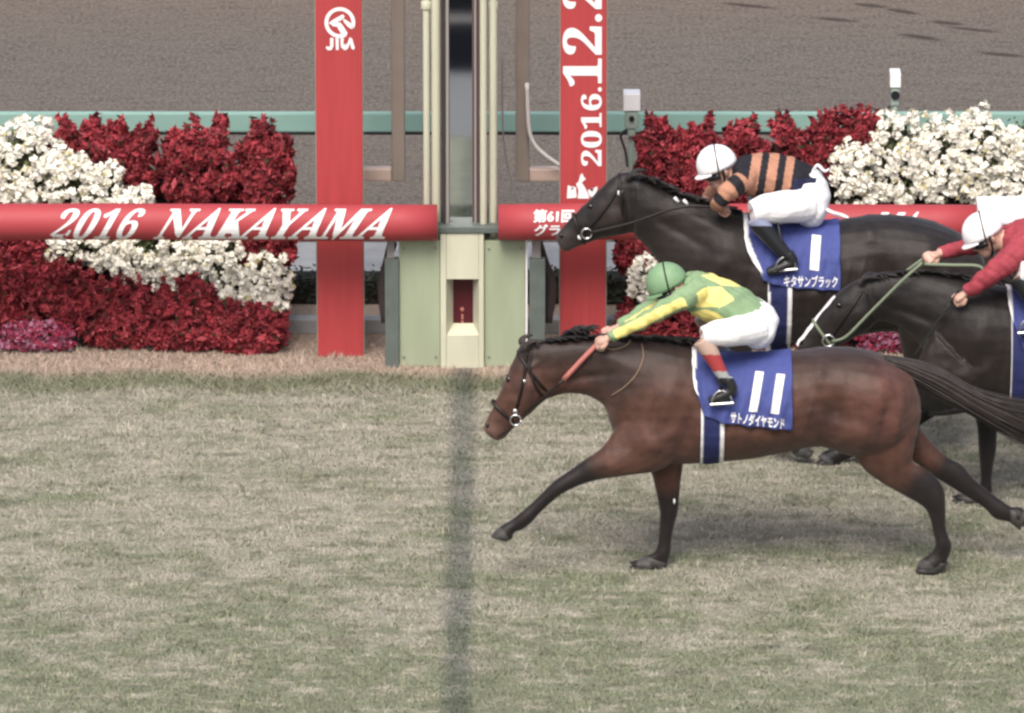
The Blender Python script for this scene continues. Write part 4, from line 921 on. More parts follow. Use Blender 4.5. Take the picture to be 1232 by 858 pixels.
# ---------------------------------------------------------------- dark horse, number 1 (far side)
Y1 = G(900, 550).y
h1 = dict(seed=4, base=(1000,), midy=300,
  trunk=[(1186, 325, 1190, 362, .07), (1180, 303, 1172, 392, .16), (1160, 285, 1146, 405, .24), (1128, 270.5, 1108, 402, .275), (1093, 262, 1074, 397, .28), (1060, 259.5, 1040, 400, .285), (1030, 263, 1008, 405, .29), (990, 269, 968, 410, .29), (948, 268, 928, 412, .285), (908, 262, 888, 410, .26), (876, 252, 856, 402, .225), (850, 244, 830, 375, .18), (828, 238, 806, 345, .14), (802, 230, 789, 312, .115), (782, 220, 774, 293, .10), (766, 211, 764, 284, .09)],
  head=[(764, 209, 772, 274, .065), (752, 207, 760, 280, .08), (736, 214, 742, 283, .094), (720, 229, 727, 286, .094), (706, 244, 714, 290, .076), (691, 258, 702, 294, .060), (678, 272, 692, 298, .052), (669.5, 283, 684, 302, .05), (670, 290, 677, 302, .036)],
  legs=[dict(pairs=[(855, 360, 915, 380, .11), (868, 405, 905, 410, .08), (880, 440, 903, 442, .055), (888, 465, 908, 462, .045), (898, 490, 912, 480, .034), (918, 512, 928, 500, .032), (936, 528, 945, 515, .036), (950, 541, 960, 531, .034), (956, 546, 972, 537, .045), (958, 550, 976, 543, .046)], y=-.14, dark=3),
        dict(pairs=[(850, 360, 910, 380, .10), (850, 405, 885, 412, .08), (850, 440, 873, 444, .055), (858, 466, 876, 462, .045), (872, 488, 884, 478, .034), (900, 500, 906, 486, .032), (922, 506, 930, 494, .036), (938, 512, 946, 502, .034), (946, 520, 960, 508, .045), (950, 526, 966, 516, .046)], y=.13, dark=3),
        dict(pairs=[(1085, 320, 1178, 330, .12), (1080, 370, 1172, 370, .12), (1085, 410, 1150, 405, .095), (1092, 440, 1130, 440, .07), (1104, 462, 1128, 470, .05), (1098, 478, 1118, 490, .044), (1072, 492, 1086, 504, .034), (1044, 510, 1054, 524, .032), (1024, 530, 1032, 546, .037), (1010, 537, 1018, 552, .034), (994, 543, 1010, 559, .048), (984, 550, 1004, 562, .048)], y=-.14, dark=4),
        dict(pairs=[(1085, 320, 1178, 330, .12), (1095, 370, 1175, 365, .11), (1110, 410, 1160, 400, .09), (1124, 436, 1154, 432, .07), (1140, 456, 1162, 460, .05), (1136, 472, 1156, 480, .044), (1112, 488, 1124, 500, .034), (1086, 506, 1096, 518, .032), (1064, 520, 1076, 530, .037), (1050, 526, 1062, 538, .034), (1034, 530, 1054, 545, .048), (1026, 536, 1050, 548, .048)], y=.14, dark=4)],
  relief=[(872, 312, 0.11, 0.17, -25, 0.03), (859, 363, 0.1, 0.08, 0, 0.026), (897, 352, 0.03, 0.13, -12, -0.014), (915, 333, 0.05, 0.1, 0, 0.008), (878, 352, 0.05, 0.035, 60, 0.01), (1116, 305, 0.13, 0.14, 0, 0.03), (1091, 352, 0.1, 0.1, 20, 0.026), (1137, 338, 0.035, 0.14, -8, 0.014), (1120, 338, 0.025, 0.13, -10, -0.012), (1066, 326, 0.08, 0.11, 25, -0.026), (1047, 281, 0.05, 0.06, 0, 0.012), (971, 352, 0.2, 0.07, 0, 0.012), (938, 330, 0.014, 0.12, -14, 0.0045), (954, 330, 0.014, 0.12, -14, 0.0045), (970, 330, 0.014, 0.12, -14, 0.0045), (986, 330, 0.014, 0.12, -14, 0.0045), (1002, 330, 0.014, 0.12, -14, 0.0045), (1018, 330, 0.014, 0.12, -14, 0.0045), (1035, 330, 0.014, 0.12, -14, 0.0045), (740, 268, 0.05, 0.055, 0, 0.012), (820, 285, 0.16, 0.03, -28, -0.012), (840, 270, 0.16, 0.05, -25, 0.012)],
  ears=[dict(y=-.05, p=[(756, 216, 0, .022), (762, 210, -.01, .026), (772, 211, -.015, .018), (782, 214, -.015, .005)]), dict(y=.05, p=[(756, 212, 0, .022), (763, 206, .01, .026), (773, 205, .012, .018), (783, 208, .015, .005)])],
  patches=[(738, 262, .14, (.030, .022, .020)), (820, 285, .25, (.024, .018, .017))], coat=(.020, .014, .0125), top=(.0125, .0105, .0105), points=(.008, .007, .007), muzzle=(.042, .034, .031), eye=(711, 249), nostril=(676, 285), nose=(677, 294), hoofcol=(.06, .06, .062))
H1, B1 = make_horse('dark brown racehorse with number 1 cloth, on the far side nearest the rail', Y1, h1)
Lt = [[(1180, 322), (1205, 326), (1235, 345), (1262, 372), (1290, 395), (1320, 410), (1345, 425)], [(1180, 330), (1202, 340), (1230, 362), (1255, 392), (1280, 420), (1305, 440), (1325, 460)]]
locks(H1, 'tail', lockset(Y1, Lt, (0.0, 0.0)), 'hair_black', 120, .010, .028, random.Random(6))
mane(H1, Y1, [(768, 211), (785, 219), (802, 228), (828, 237), (850, 243), (880, 253)], 130, 22, 0, .012, random.Random(3))
ring_strap(H1, 'noseband', (690, 258, 703, 292, .062), Y1, .010, 'leather')
ring_strap(H1, 'browband', (745, 211, 750, 270, .092), Y1, .009, 'leather')
surf_strap(H1, 'cheekpiece', B1, Y1, [(744, 226), (732, 246), (720, 262), (704, 278)], .0095, 'leather')
surf_strap(H1, 'throat_strap', B1, Y1, [(748, 228), (752, 248), (752, 266), (748, 278)], .009, 'leather')
for px, py, r in ((746, 232, .019), (698, 285, .017)):
    w = cast(B1, px, py, .004); bm = bmesh.new(); ellipsoid(bm, w, r, .008, r, 0, 14, 8); part('buckle', bm, M['white_gloss'], H1, True)
w = cast(B1, 706, 280, .012)
if w:
    bm = bmesh.new(); tube(bm, [w + Vector((.032 * math.cos(t), -.004, .032 * math.sin(t))) for t in [2 * math.pi * i / 20 for i in range(21)]], .006, n=8, k=1); part('bit_ring', bm, M['steel'], H1, True)
free_tube(H1, 'rein', [P(870, 250, Y1 - .15), P(820, 249, Y1 - .17), P(760, 268, Y1 - .14), P(706, 281, Y1 - .09)], .009, 'leather', k=5)
free_tube(H1, 'rein', [P(850, 244, Y1 + .12), P(800, 240, Y1 + .15), P(740, 258, Y1 + .12), P(700, 278, Y1 + .08)], .009, 'leather', k=5)
for px, py in ((813, 240.5), (824, 243.5)):
    bm = bmesh.new(); c = cast(B1, px, py + 1, .012) or P(px, py, Y1); tube(bm, [c + Vector((-.012, 0, .014)), c, c + Vector((.014, 0, -.016))], .0105, n=8, k=1); part('mane_tape', bm, M['white'], H1, True)

for y_, pl in ((-.14, [(954, 546), (962, 535), (979, 543), (971, 552)]), (-.14, [(1006, 538), (1015, 553), (1003, 563), (979, 559)])):
    hoof(H1, Y1 + y_, pl)
# ---------------------------------------------------------------- black horse with white blaze (between the two)
Y3 = G(1165, 611).y
h3 = dict(seed=6, base=(1300,), midy=400,
  trunk=[(1502, 400, 1505, 432, .07), (1495, 378, 1490, 462, .16), (1470, 362, 1455, 480, .24), (1430, 350, 1412, 480, .275), (1375, 350, 1362, 472, .28), (1318, 356, 1305, 484, .285), (1262, 354, 1252, 492, .285), (1225, 348, 1212, 494, .27), (1190, 342, 1175, 488, .24), (1160, 335, 1147, 472, .20), (1135, 330, 1124, 444, .15), (1110, 327, 1105, 412, .11), (1085, 326, 1083, 394, .095), (1062, 328, 1064, 386, .085), (1048, 332, 1056, 386, .08)],
  head=[(1048, 331, 1062, 380, .065), (1036, 335, 1056, 386, .08), (1020, 343, 1046, 396, .094), (1005, 355, 1033, 404, .094), (991, 371, 1018, 412, .076), (978, 387, 1003, 420, .060), (967, 402, 990, 428, .052), (959, 412, 980, 434, .05), (958, 421, 970, 436, .036)],
  legs=[dict(pairs=[(1150, 430, 1225, 450, .11), (1166, 470, 1214, 476, .085), (1173, 495, 1204, 497, .065), (1177, 518, 1199, 518, .05), (1178, 540, 1198, 540, .046), (1179, 556, 1195, 556, .04), (1180, 576, 1193, 576, .031), (1177, 590, 1193, 592, .037), (1167, 593, 1190, 599, .034), (1155, 595, 1187, 604, .048), (1145, 598, 1184, 606, .05)], y=.13, dark=3),
        dict(pairs=[(1125, 400, 1190, 460, .11, .03), (1112, 425, 1165, 482, .09), (1105, 445, 1142, 488, .075), (1101, 462, 1124, 494, .055), (1104, 478, 1116, 500, .047), (1118, 492, 1124, 500, .036), (1140, 490, 1142, 499, .031), (1160, 484, 1162, 496, .036), (1172, 484, 1172, 496, .033), (1182, 478, 1186, 496, .045), (1190, 472, 1196, 492, .045)], y=-.14, dark=3),
        dict(pairs=[(1400, 380, 1495, 390, .12), (1400, 430, 1495, 430, .12), (1415, 480, 1480, 470, .09), (1440, 505, 1482, 495, .07), (1468, 525, 1492, 515, .05), (1476, 535, 1498, 530, .044), (1482, 552, 1497, 552, .034), (1484, 575, 1496, 577, .031), (1482, 592, 1497, 594, .037), (1474, 600, 1494, 602, .034), (1464, 603, 1490, 608, .047)], y=-.14, dark=4),
        dict(pairs=[(1400, 380, 1495, 390, .12), (1415, 430, 1500, 425, .11), (1440, 475, 1500, 460, .09), (1475, 495, 1508, 480, .07), (1505, 510, 1524, 496, .05), (1518, 516, 1534, 504, .044), (1540, 530, 1549, 518, .034), (1562, 546, 1570, 535, .031), (1578, 560, 1590, 548, .037), (1594, 564, 1600, 552, .034), (1612, 570, 1614, 552, .047)], y=.14, dark=4)],
  relief=[(1179, 402, 0.11, 0.17, -25, 0.03), (1165, 454, 0.1, 0.08, 0, 0.026), (1204, 443, 0.03, 0.13, -12, -0.014), (1223, 423, 0.05, 0.1, 0, 0.008), (1185, 443, 0.05, 0.035, 60, 0.01), (1429, 394, 0.13, 0.14, 0, 0.03), (1404, 443, 0.1, 0.1, 20, 0.026), (1451, 428, 0.035, 0.14, -8, 0.014), (1433, 428, 0.025, 0.13, -10, -0.012), (1378, 416, 0.08, 0.11, 25, -0.026), (1358, 370, 0.05, 0.06, 0, 0.012), (1281, 443, 0.2, 0.07, 0, 0.012), (1247, 420, 0.014, 0.12, -14, 0.0045), (1263, 420, 0.014, 0.12, -14, 0.0045), (1280, 420, 0.014, 0.12, -14, 0.0045), (1296, 420, 0.014, 0.12, -14, 0.0045), (1313, 420, 0.014, 0.12, -14, 0.0045), (1329, 420, 0.014, 0.12, -14, 0.0045), (1346, 420, 0.014, 0.12, -14, 0.0045), (1034, 386, 0.05, 0.055, 0, 0.012), (1100, 385, 0.14, 0.03, -20, -0.012)],
  ears=[dict(y=-.05, p=[(1036, 342, 0, .022), (1042, 334, -.01, .026), (1052, 334, -.015, .018), (1062, 336, -.015, .005)]), dict(y=.05, p=[(1036, 340, 0, .022), (1043, 331, .01, .026), (1053, 330, .012, .018), (1063, 331, .015, .005)])],
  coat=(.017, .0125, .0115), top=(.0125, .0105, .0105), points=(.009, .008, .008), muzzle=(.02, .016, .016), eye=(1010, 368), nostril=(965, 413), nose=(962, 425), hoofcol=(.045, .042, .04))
H3, B3 = make_horse('black racehorse with a white blaze, galloping between the other two', Y3, h3)
locks(H3, 'tail', lockset(Y3, [[(1500, 400), (1525, 402), (1555, 420), (1585, 450), (1610, 475), (1635, 490), (1655, 505)], [(1500, 408), (1520, 416), (1548, 438), (1575, 470), (1598, 498), (1620, 516), (1640, 535)]], (0, 0)), 'hair_black', 90, .011, .028, random.Random(7))
mane(H3, Y3, [(1050, 331), (1070, 327), (1095, 326), (1120, 328), (1150, 332)], 110, 24, -3, .012, random.Random(4))
hoof(H3, Y3 + .13, [(1168, 590), (1192, 598), (1189, 606), (1145, 603)]); hoof(H3, Y3 - .14, [(1178, 480), (1180, 497), (1195, 497), (1198, 476)])
# white blaze: a coat marking down the front of the face
def blaze():
    L = [(1003.5, 357), (997, 365), (990, 374), (982, 384), (974, 395), (966, 405), (960.5, 413), (961, 418)]
    dense = [tuple(a) for a in catmull([(x + 2.5, y + 1.5) for x, y in L], 5)]; ctr = [cast(B3, x, y, .003) for x, y in dense]; ctr = [c for c in ctr if c]
    bm = bmesh.new(); rows = []
    for i, c in enumerate(ctr):
        w = .028 + .003 * math.sin(i * .4); row = []
        for j in range(7):
            yy = Y3 + w * (j / 3 - 1); h, n, _, _ = B3.ray_cast(Vector((c.x - .3, yy, c.z + .25)), Vector((.3, 0, -.25)).normalized())
            row.append(h + n * .004 if h else Vector((c.x, yy, c.z)))
        rows.append([bm.verts.new(p) for p in row])
    for a, b in zip(rows, rows[1:]):
        for j in range(6): bm.faces.new((a[j], a[j + 1], b[j + 1], b[j]))
    part('blaze', bm, M['white'], H3, True)
blaze()
ring_strap(H3, 'noseband', (979, 386, 1004, 419, .062), Y3, .010, 'rein_green')
surf_strap(H3, 'cheekpiece', B3, Y3, [(1036, 352), (1024, 372), (1012, 388), (1000, 405)], .0095, 'leather')
surf_strap(H3, 'throat_strap', B3, Y3, [(1042, 350), (1046, 368), (1044, 384), (1038, 394)], .009, 'leather')
w = cast(B3, 997, 409, .012) or P(997, 409, Y3 - .08)
bm = bmesh.new(); tube(bm, [w + Vector((.036 * math.cos(t), -.004, .036 * math.sin(t))) for t in [2 * math.pi * i / 20 for i in range(21)]], .007, n=8, k=1); part('bit_ring', bm, M['steel'], H3, True)
free_tube(H3, 'rein', [P(1110, 316, Y3 - .12), P(1085, 338, Y3 - .14), P(1045, 378, Y3 - .14), P(1018, 405, Y3 - .13), P(1001, 411, Y3 - .10)], .0095, 'rein_green', k=5)
free_tube(H3, 'rein', [P(1112, 318, Y3 - .10), P(1145, 319, Y3 - .13), P(1176, 320, Y3 - .15), P(1186, 327, Y3 - .16), P(1198, 327, Y3 - .16)], .0105, 'rein_green', k=5)
free_tube(H3, 'rein', [P(1110, 312, Y3 + .12), P(1080, 335, Y3 + .14), P(1040, 375, Y3 + .13), P(1000, 405, Y3 + .09)], .010, 'rein_green', k=5)

# ================================================================== SADDLE CLOTHS
BLUE, WHT, NAVY = (.058, .076, .245), (.80, .80, .82), (.022, .028, .10)
def wrap_rows(bvh, Y, cols, bots, m=46, off=.012, full=False, pyc=480):
    rows = []
    for px, pb in zip(cols, bots):
        c = P(px, pyc, Y); hits = []
        lim = 180 if full else 118
        for i in range(-lim, 1, 2):
            th = R(i); d = Vector((0, math.sin(th), math.cos(th))); h, n, _, _ = bvh.ray_cast(c + d * 1.2, -d)
            if h: hits.append((th, h + d * off))
        if full:
            arr = hits
            col = [p for _, p in arr]; col += [mirror_y(p, Y) for p in reversed(col[:-1])]
        else:
            sel = [hh for hh in hits if proj(hh[1])[1] <= pb] or hits[-2:]
            th0 = sel[0][0]
            prev = [hh for hh in hits if hh[0] < th0]
            if prev:
                a, b = prev[-1], sel[0]; ya, yb = proj(a[1])[1], proj(b[1])[1]
                f = (pb - yb) / (ya - yb) if abs(ya - yb) > 1e-6 else 0; th0 = b[0] + (a[0] - b[0]) * max(0, min(1, f))
            col = []
            for j in range(m + 1):
                th = th0 + (0 - th0) * j / m; d = Vector((0, math.sin(th), math.cos(th))); h, n, _, _ = bvh.ray_cast(c + d * 1.2, -d)
                col.append((h if h else c) + d * off)
            col += [mirror_y(p, Y) for p in reversed(col[:-1])]
        rows.append(col)
    return rows
def sheet_obj(name, rows, fn, root, thick=.006):
    bm = bmesh.new(); V = [[bm.verts.new(p) for p in r] for r in rows]
    for a, b in zip(V, V[1:]):
        for j in range(min(len(a), len(b)) - 1): bm.faces.new((a[j], a[j + 1], b[j + 1], b[j]))
    bmesh.ops.recalc_face_normals(bm, faces=bm.faces[:])
    bmesh.ops.solidify(bm, geom=bm.faces[:], thickness=-thick) if False else None
    me = bpy.data.meshes.new(name); bm.to_mesh(me); bm.free()
    Yc = root.location.y
    paint(me, lambda v, n: fn(*proj(v if v.y <= Yc else mirror_y(v, Yc))))
    me.polygons.foreach_set('use_smooth', [True] * len(me.polygons))
    o = link(name, me, M['cloth']); adopt(o, root)
    s = o.modifiers.new('thickness', 'SOLIDIFY'); s.thickness = thick; s.offset = -1
    return o
def saddle_cloth(label, Y, bvh, cols, botf, edgef, girth, pyc, digits, word, stirrup):
    root = thing('saddle_cloth', label, 'saddle cloth', (P((cols[0] + cols[-1]) / 2, pyc, Y).x, Y, P(900, pyc, Y).z))
    n = 60; cx = [cols[0] + (cols[-1] - cols[0]) * i / n for i in range(n + 1)]
    rows = wrap_rows(bvh, Y, cx, [botf(x) for x in cx], pyc=pyc)
    for i, col in enumerate(rows):
        for j, p_ in enumerate(col):
            e_ = min(j, len(col) - 1 - j) / 46; w_ = max(0, 1 - e_ * 1.3)
            sg = -1 if p_.y < Y else 1; p_.y += sg * (.010 * w_ * (1 + math.sin(i * .42 + j * .12)) + .004 * math.sin(i * .8 - j * .35) + .004)
    cl = sheet_obj('cloth', rows, lambda x, y: WHT if edgef(x, y) else BLUE, root)
    g0, g1, wl, wr = girth; gx = [g0 + (g1 - g0) * i / 14 for i in range(15)]
    rows = wrap_rows(bvh, Y, gx, [0] * 15, off=.008, full=True, pyc=pyc + 10)
    sheet_obj('girth', rows, lambda x, y: WHT if x < g0 + wl or x > g1 - wr else NAVY, root, .004)
    t = bvh_of(cl)
    for s, d in digits:
        bl, br, tl2 = d; sh = ([(0, 0), (1, 0), (1, 1), (0, 1)], [(0, 1, 2, 3)]); o = decal('number', sh, bl, br, tl2, t, M['white'], .006, 5); adopt(o, root)
    o = decal('name_lettering', text_shape(word[0], word[2]), *word[1], t, M['white'], .006, 4); adopt(o, root)
    sx, sy = stirrup; z = Y - .34
    bm = bmesh.new(); tube(bm, [P(sx - 12, sy, z), P(sx - 9, sy - 10, z), P(sx, sy - 16, z), P(sx + 10, sy - 10, z), P(sx + 13, sy - 1, z)], .007, n=8); tube(bm, [P(sx - 14, sy + 1, z), P(sx + 15, sy - 1, z)], .010, n=8, k=1); part('stirrup', bm, M['steel'], root, True)
    free_tube(root, 'stirrup_leather', [P(sx, sy - 16, z), P(sx - 6, sy - 40, z + .03), P(sx - 10, sy - 62, z + .09)], .009, 'leather', k=4)
    return root
SC11 = saddle_cloth('blue saddle cloth numbered 11 on the bay horse', Y11, B11, (832, 951),
    lambda x: np.interp(x, [832, 834, 840, 846, 868, 900, 951], [452, 466, 480, 500, 508.5, 512.5, 518]),
    lambda x, y: x < np.interp(y, [430, 450, 475, 480], [838.5, 836.5, 840, 832]) and y < 478, (842, 870, 4.2, 4.2), 490,
    [('1', ((901, 495), (911, 496), (909, 446.5))), ('1', ((927, 497.5), (937, 498.5), (934.5, 449.5)))], ('サトノダイヤモンド', ((878.5, 509), (943.5, 517), (879.5, 495)), .034), (868, 486))
SC1 = saddle_cloth('blue saddle cloth numbered 1 on the dark horse by the rail', Y1, B1, (894, 1008.5),
    lambda x: np.interp(x, [894, 897, 904, 913, 916, 944, 1008], [285, 300, 314, 327, 338, 345, 350]),
    lambda x, y: x < np.interp(y, [262, 285, 300, 326], [899, 901, 906, 917]) and y < 328, (922, 951, 4, 4), 335,
    [('1', ((974, 324.5), (985, 326), (977, 282)))], ('キタサンブラック', ((943, 345.5), (1007.5, 346.5), (943.5, 331)), .022), (945, 325))
SC3 = saddle_cloth('blue saddle cloth with white front edge, cut by the right edge', Y3, B3, (1210, 1330),
    lambda x: np.interp(x, [1210, 1214, 1220, 1228, 1260, 1330], [365, 384, 398, 420, 428, 432]),
    lambda x, y: x < np.interp(y, [340, 385, 400], [1217, 1219, 1223]) and y < 390, (1213, 1242, 4, 4), 420,
    [('1', ((1285, 410), (1296, 411), (1290, 365)))], ('ー', ((1262, 426), (1326, 427), (1262, 424)), .02), (1238, 400))

# ================================================================== JOCKEYS
def hand(bm, wrist, f, n, sc=1.0):
    """closed hand gripping a rein: palm, four bent fingers of unequal length, thumb from the side"""
    f = f.normalized(); n = (n - f * n.dot(f)).normalized(); s = f.cross(n)
    tube(bm, [wrist - f * .02, wrist + f * .02, wrist + f * .06 * sc, wrist + f * .088 * sc], [.028 * sc, .034 * sc, .042 * sc, .034 * sc], n=12, k=3, flat=.6 if True else 1)
    for i, l in enumerate((.9, 1.0, .96, .8)):
        b = wrist + f * .075 * sc + s * (i - 1.5) * .021 * sc; L = .034 * l * sc
        tube(bm, [b - f * .02, b + f * L * .7, b + f * L - n * L * .6, b + f * L * .5 - n * L * 1.5, b - f * L * .2 - n * L * 1.45], [.0095 * sc, .0098 * sc, .0095 * sc, .009 * sc, .007 * sc], n=8, k=3)
    b = wrist + f * .03 * sc - s * .03 * sc
    tube(bm, [b, b + f * .03 * sc - s * .016 * sc - n * .008, b + f * .056 * sc - s * .006 * sc - n * .02 * sc, b + f * .07 * sc + s * .012 * sc - n * .03 * sc], [.013 * sc, .0125 * sc, .011 * sc, .008 * sc], n=8, k=3)

def jockey(label, Y, sp):
    rng = random.Random(sp['seed']); PP = lambda p: P(p[0], p[1], Y + p[2])
    c0 = PP((*sp['base'], 0)); root = thing('person', label, 'person', (c0.x, Y, c0.z))
    # ---- head frame
    a = R(sp['tilt']); f = Vector((-math.cos(a), 0, -math.sin(a))); u = Vector((-math.sin(a), 0, math.cos(a))); s = Vector((0, 1, 0))
    hc = P(*sp['helmet'], Y + sp.get('hy', 0)); k = sp.get('hs', 1.0)
    hd = hc - u * .036 * k - f * .022 * k
    LF = lambda F_, U_, S_: hd + f * F_ * k + u * U_ * k + s * S_ * k
    bm = bmesh.new()
    b2 = bmesh.new(); bmesh.ops.create_uvsphere(b2, u_segments=24, v_segments=16, radius=1)
    for v in b2.verts: v.co = LF(v.co.x * .094, v.co.z * .112, v.co.y * .073)
    merge(bm, b2)
    tube(bm, [LF(.045, -.03, 0), LF(.055, -.085, 0), LF(.05, -.112, 0)], [.055 * k, .045 * k, .026 * k], n=12)          # jaw and chin
    tube(bm, [LF(.088, .012, 0), LF(.106, -.02, 0), LF(.112, -.038, 0), LF(.095, -.046, 0)], [.011 * k, .014 * k, .016 * k, .01 * k], n=10)  # nose
    for w in (-.062, -.074): tube(bm, [LF(.078, w, -.026), LF(.096, w, 0), LF(.078, w, .026)], [.006 * k, .009 * k, .006 * k], n=8)          # lips
    for sd_ in (-1, 1):
        tube(bm, [LF(-.008, .015, sd_ * .073), LF(-.02, .0, sd_ * .083), LF(-.014, -.035, sd_ * .076)], [.010 * k, .015 * k, .009 * k], n=8)   # ears
        tube(bm, [LF(.06, -.03, sd_ * .045), LF(.03, -.045, sd_ * .055)], [.022 * k, .018 * k], n=8, k=1)                                     # cheeks
    neck = PP(sp['neck']); tube(bm, [LF(-.02, -.04, 0), hd.lerp(neck, .6), neck], [.055, .056, .07], n=14)
    pair_loft(bm, [inflate(p, .84) for p in sp['torso']], Y, 18)
    for arm in sp['arms']:
        pts = [PP(p) for p in arm['p']]; tube(bm, pts, [p[3] * .78 for p in arm['p'][:-1]] + [arm['p'][-1][3] * .86], n=12)
        w = pts[-1]; fd = (PP(arm['hand']) - w); hand(bm, w, fd, Vector(arm.get('n', (.4, -.5, .8))), arm.get('hs', 1.0))
    for leg in sp['legs']:
        tube(bm, [PP(p) for p in leg['thigh']], [p[3] * .78 for p in leg['thigh']], n=14)
        tube(bm, [PP(p) for p in leg['shin']], [p[3] * .74 for p in leg['shin']], n=12)
        tube(bm, [PP(p) for p in leg['foot']], [p[3] * .72 for p in leg['foot']], n=10)
    pair_loft(bm, [inflate(p, .84) for p in sp['pelvis']], Y, 18)
    me = fuse(bm, .0065, 2); body = link('body', me, M['skin']); adopt(body, root)
    # ---- jersey
    bm = bmesh.new(); pair_loft(bm, sp['torso'], Y, 22)
    for arm in sp['arms']:
        tube(bm, [PP(p) for p in arm['p']], [p[3] for p in arm['p']], n=14)
    ph = rng.random() * 6
    me = fuse(bm, .0062, 2)
    ripple(me, ph, ((42, 0, 30), (-18, 30, 25)), .0055); ripple(me, ph + 1, ((75, 20, 30), (10, 60, 70)), .003)      # loose silk folds
    arm_pts = []
    for ai, arm in enumerate(sp['arms']):
        q_ = [Vector(v[:3]) for v in catmull([tuple(PP(p)) for p in arm['p']], 8)]
        for i, v in enumerate(q_): arm_pts.append((v, ai, i / (len(q_) - 1)))
    AP = np.array([tuple(v) for v, _, _ in arm_pts])
    def jc(v, n):
        mv = v if v.y <= Y else mirror_y(v, Y)
        d = np.sqrt(((AP - np.array(v)) ** 2).sum(1)); i = int(d.argmin())
        on_arm = d[i] < sp['sleeve_r'] and arm_pts[i][2] > sp.get('sleeve_from', .12)
        return sp['jersey'](*proj(mv), arm_pts[i] if on_arm else None, v, n)
    paint(me, jc); o = link('jersey', me, M['cloth']); adopt(o, root)
    # ---- breeches
    bm = bmesh.new(); pair_loft(bm, sp['pelvis'], Y, 22)
    for leg in sp['legs']: tube(bm, [PP(p) for p in leg['thigh']], [p[3] for p in leg['thigh']], n=16)
    me = fuse(bm, .0068, 2)
    ripple(me, ph, ((36, 0, -22), (0, 26, 40)), .0035)
    paint(me, lambda v, n: (.87, .87, .89)); o = link('breeches', me, M['cloth']); adopt(o, root)
    # ---- boots
    for leg in sp['legs']:
        bm = bmesh.new(); tube(bm, [PP(p) for p in leg['shin']], [p[3] for p in leg['shin']], n=16)
        tube(bm, [PP(p) for p in leg['foot']], [p[3] for p in leg['foot']], n=14)
        me = fuse(bm, .006, 2); paint(me, lambda v, n: sp['boot'](*proj(v if v.y <= Y else mirror_y(v, Y))))
        o = link('boot', me, M['bootmat']); adopt(o, root)
    # ---- helmet
    rf, ru, rs = [x * k for x in sp.get('hr', (.126, .128, .108))]
    bm = bmesh.new(); b2 = bmesh.new(); bmesh.ops.create_uvsphere(b2, u_segments=32, v_segments=20, radius=1)
    for v in b2.verts:
        x, y, z = v.co; z2 = max(z, -.16); sc = 1.0 if z > -.16 else .96
        v.co = hc + f * x * rf * sc + s * y * rs * sc + u * z2 * ru
    merge(bm, b2); part('helmet', bm, M[sp['hmat']], root, True)
    bm = bmesh.new(); n_ = 20; top = []; bot = []                               # peak
    A0, A1 = R(-68), R(68)
    for i in range(n_ + 1):
        t = A0 + (A1 - A0) * i / n_; e = math.cos(t * 90 / 68)
        inner = hc + f * math.cos(t) * rf * .96 + s * math.sin(t) * rs * .96 - u * ru * .10
        outer = hc + f * (math.cos(t) * rf * 1.0 + .030 * k * max(e, 0)) + s * math.sin(t) * rs * 1.01 - u * ru * (.17 + .05 * max(e, 0))
        top.append((inner, outer)); bot.append((inner - u * .008, outer - u * .007))
    rings = [[t_[0], t_[1], b_[1], b_[0]] for t_, b_ in zip(top, bot)]
    ring_loft(bm, rings); part('helmet_peak', bm, M[sp['pmat']], root)
    # goggles with an elastic band round the helmet
    bm = bmesh.new(); pts = [LF(.094 * math.cos(t) + .008, -.014, .076 * math.sin(t)) for t in [R(-80) + R(160) * i / 16 for i in range(17)]]
    tube(bm, pts, [.025 * k] * 17, n=10, k=1); part('goggles', bm, M['goggles'], root, True)
    bm = bmesh.new(); pts = []
    for i in range(31):
        t = R(-100) + R(200) * i / 30; d_ = (u * .55 + Vector((0, 0, .55))).normalized() * math.cos(t) + s * math.sin(t) - f * .05
        pts.append(hc + d_ * 1.012 / math.sqrt((d_.dot(f) / rf) ** 2 + (d_.dot(u) / ru) ** 2 + (d_.dot(s) / rs) ** 2))
    tube(bm, pts, .005, n=8, k=1); part('helmet_band', bm, M['strap_dark'], root, True)
    bm = bmesh.new()
    for sd_ in (-1, 1):
        tube(bm, [hc - u * ru * .1 + s * sd_ * rs * .97 - f * .03, LF(.01, -.06, sd_ * .07), LF(.04, -.118, sd_ * .02)], .006, n=8, k=3)
    part('chin_strap', bm, M['strap_dark'], root, True)
    return root
M['bootmat'] = mat('boot leather', (1, 1, 1), 0.38, spec=0.45, attr=True)

GREEN, YEL = (.225, .335, .19), (.86, .75, .25)
def in_poly(x, y, poly):
    c = False; j = len(poly) - 1
    for i in range(len(poly)):
        if (poly[i][1] > y) != (poly[j][1] > y) and x < (poly[j][0] - poly[i][0]) * (y - poly[i][1]) / (poly[j][1] - poly[i][1]) + poly[i][0]: c = not c
        j = i
    return c
DIA = [[(832, 357), (848, 346), (868, 345), (884, 361), (866, 370), (838, 370)], [(843, 331), (860, 330), (893, 341), (897, 346), (868, 343)], [(828, 377), (848, 372), (862, 376), (880, 390), (845, 392)]]
def j11(x, y, arm, v, n):
    if arm:
        c, ai, t = arm
        if t > .93: return GREEN
        off = (v - c); 
        return YEL if (off.y < .02 and -.025 < off.z < .025 and t > .26) else GREEN
    return YEL if any(in_poly(x, y, d) for d in DIA) else GREEN
def b11(x, y):
    if y < 427: return (.46, .33, .27)
    if y < 447: return (.36, .05, .055)
    if y < 455: return (.34, .36, .36)
    return (.016, .017, .018)
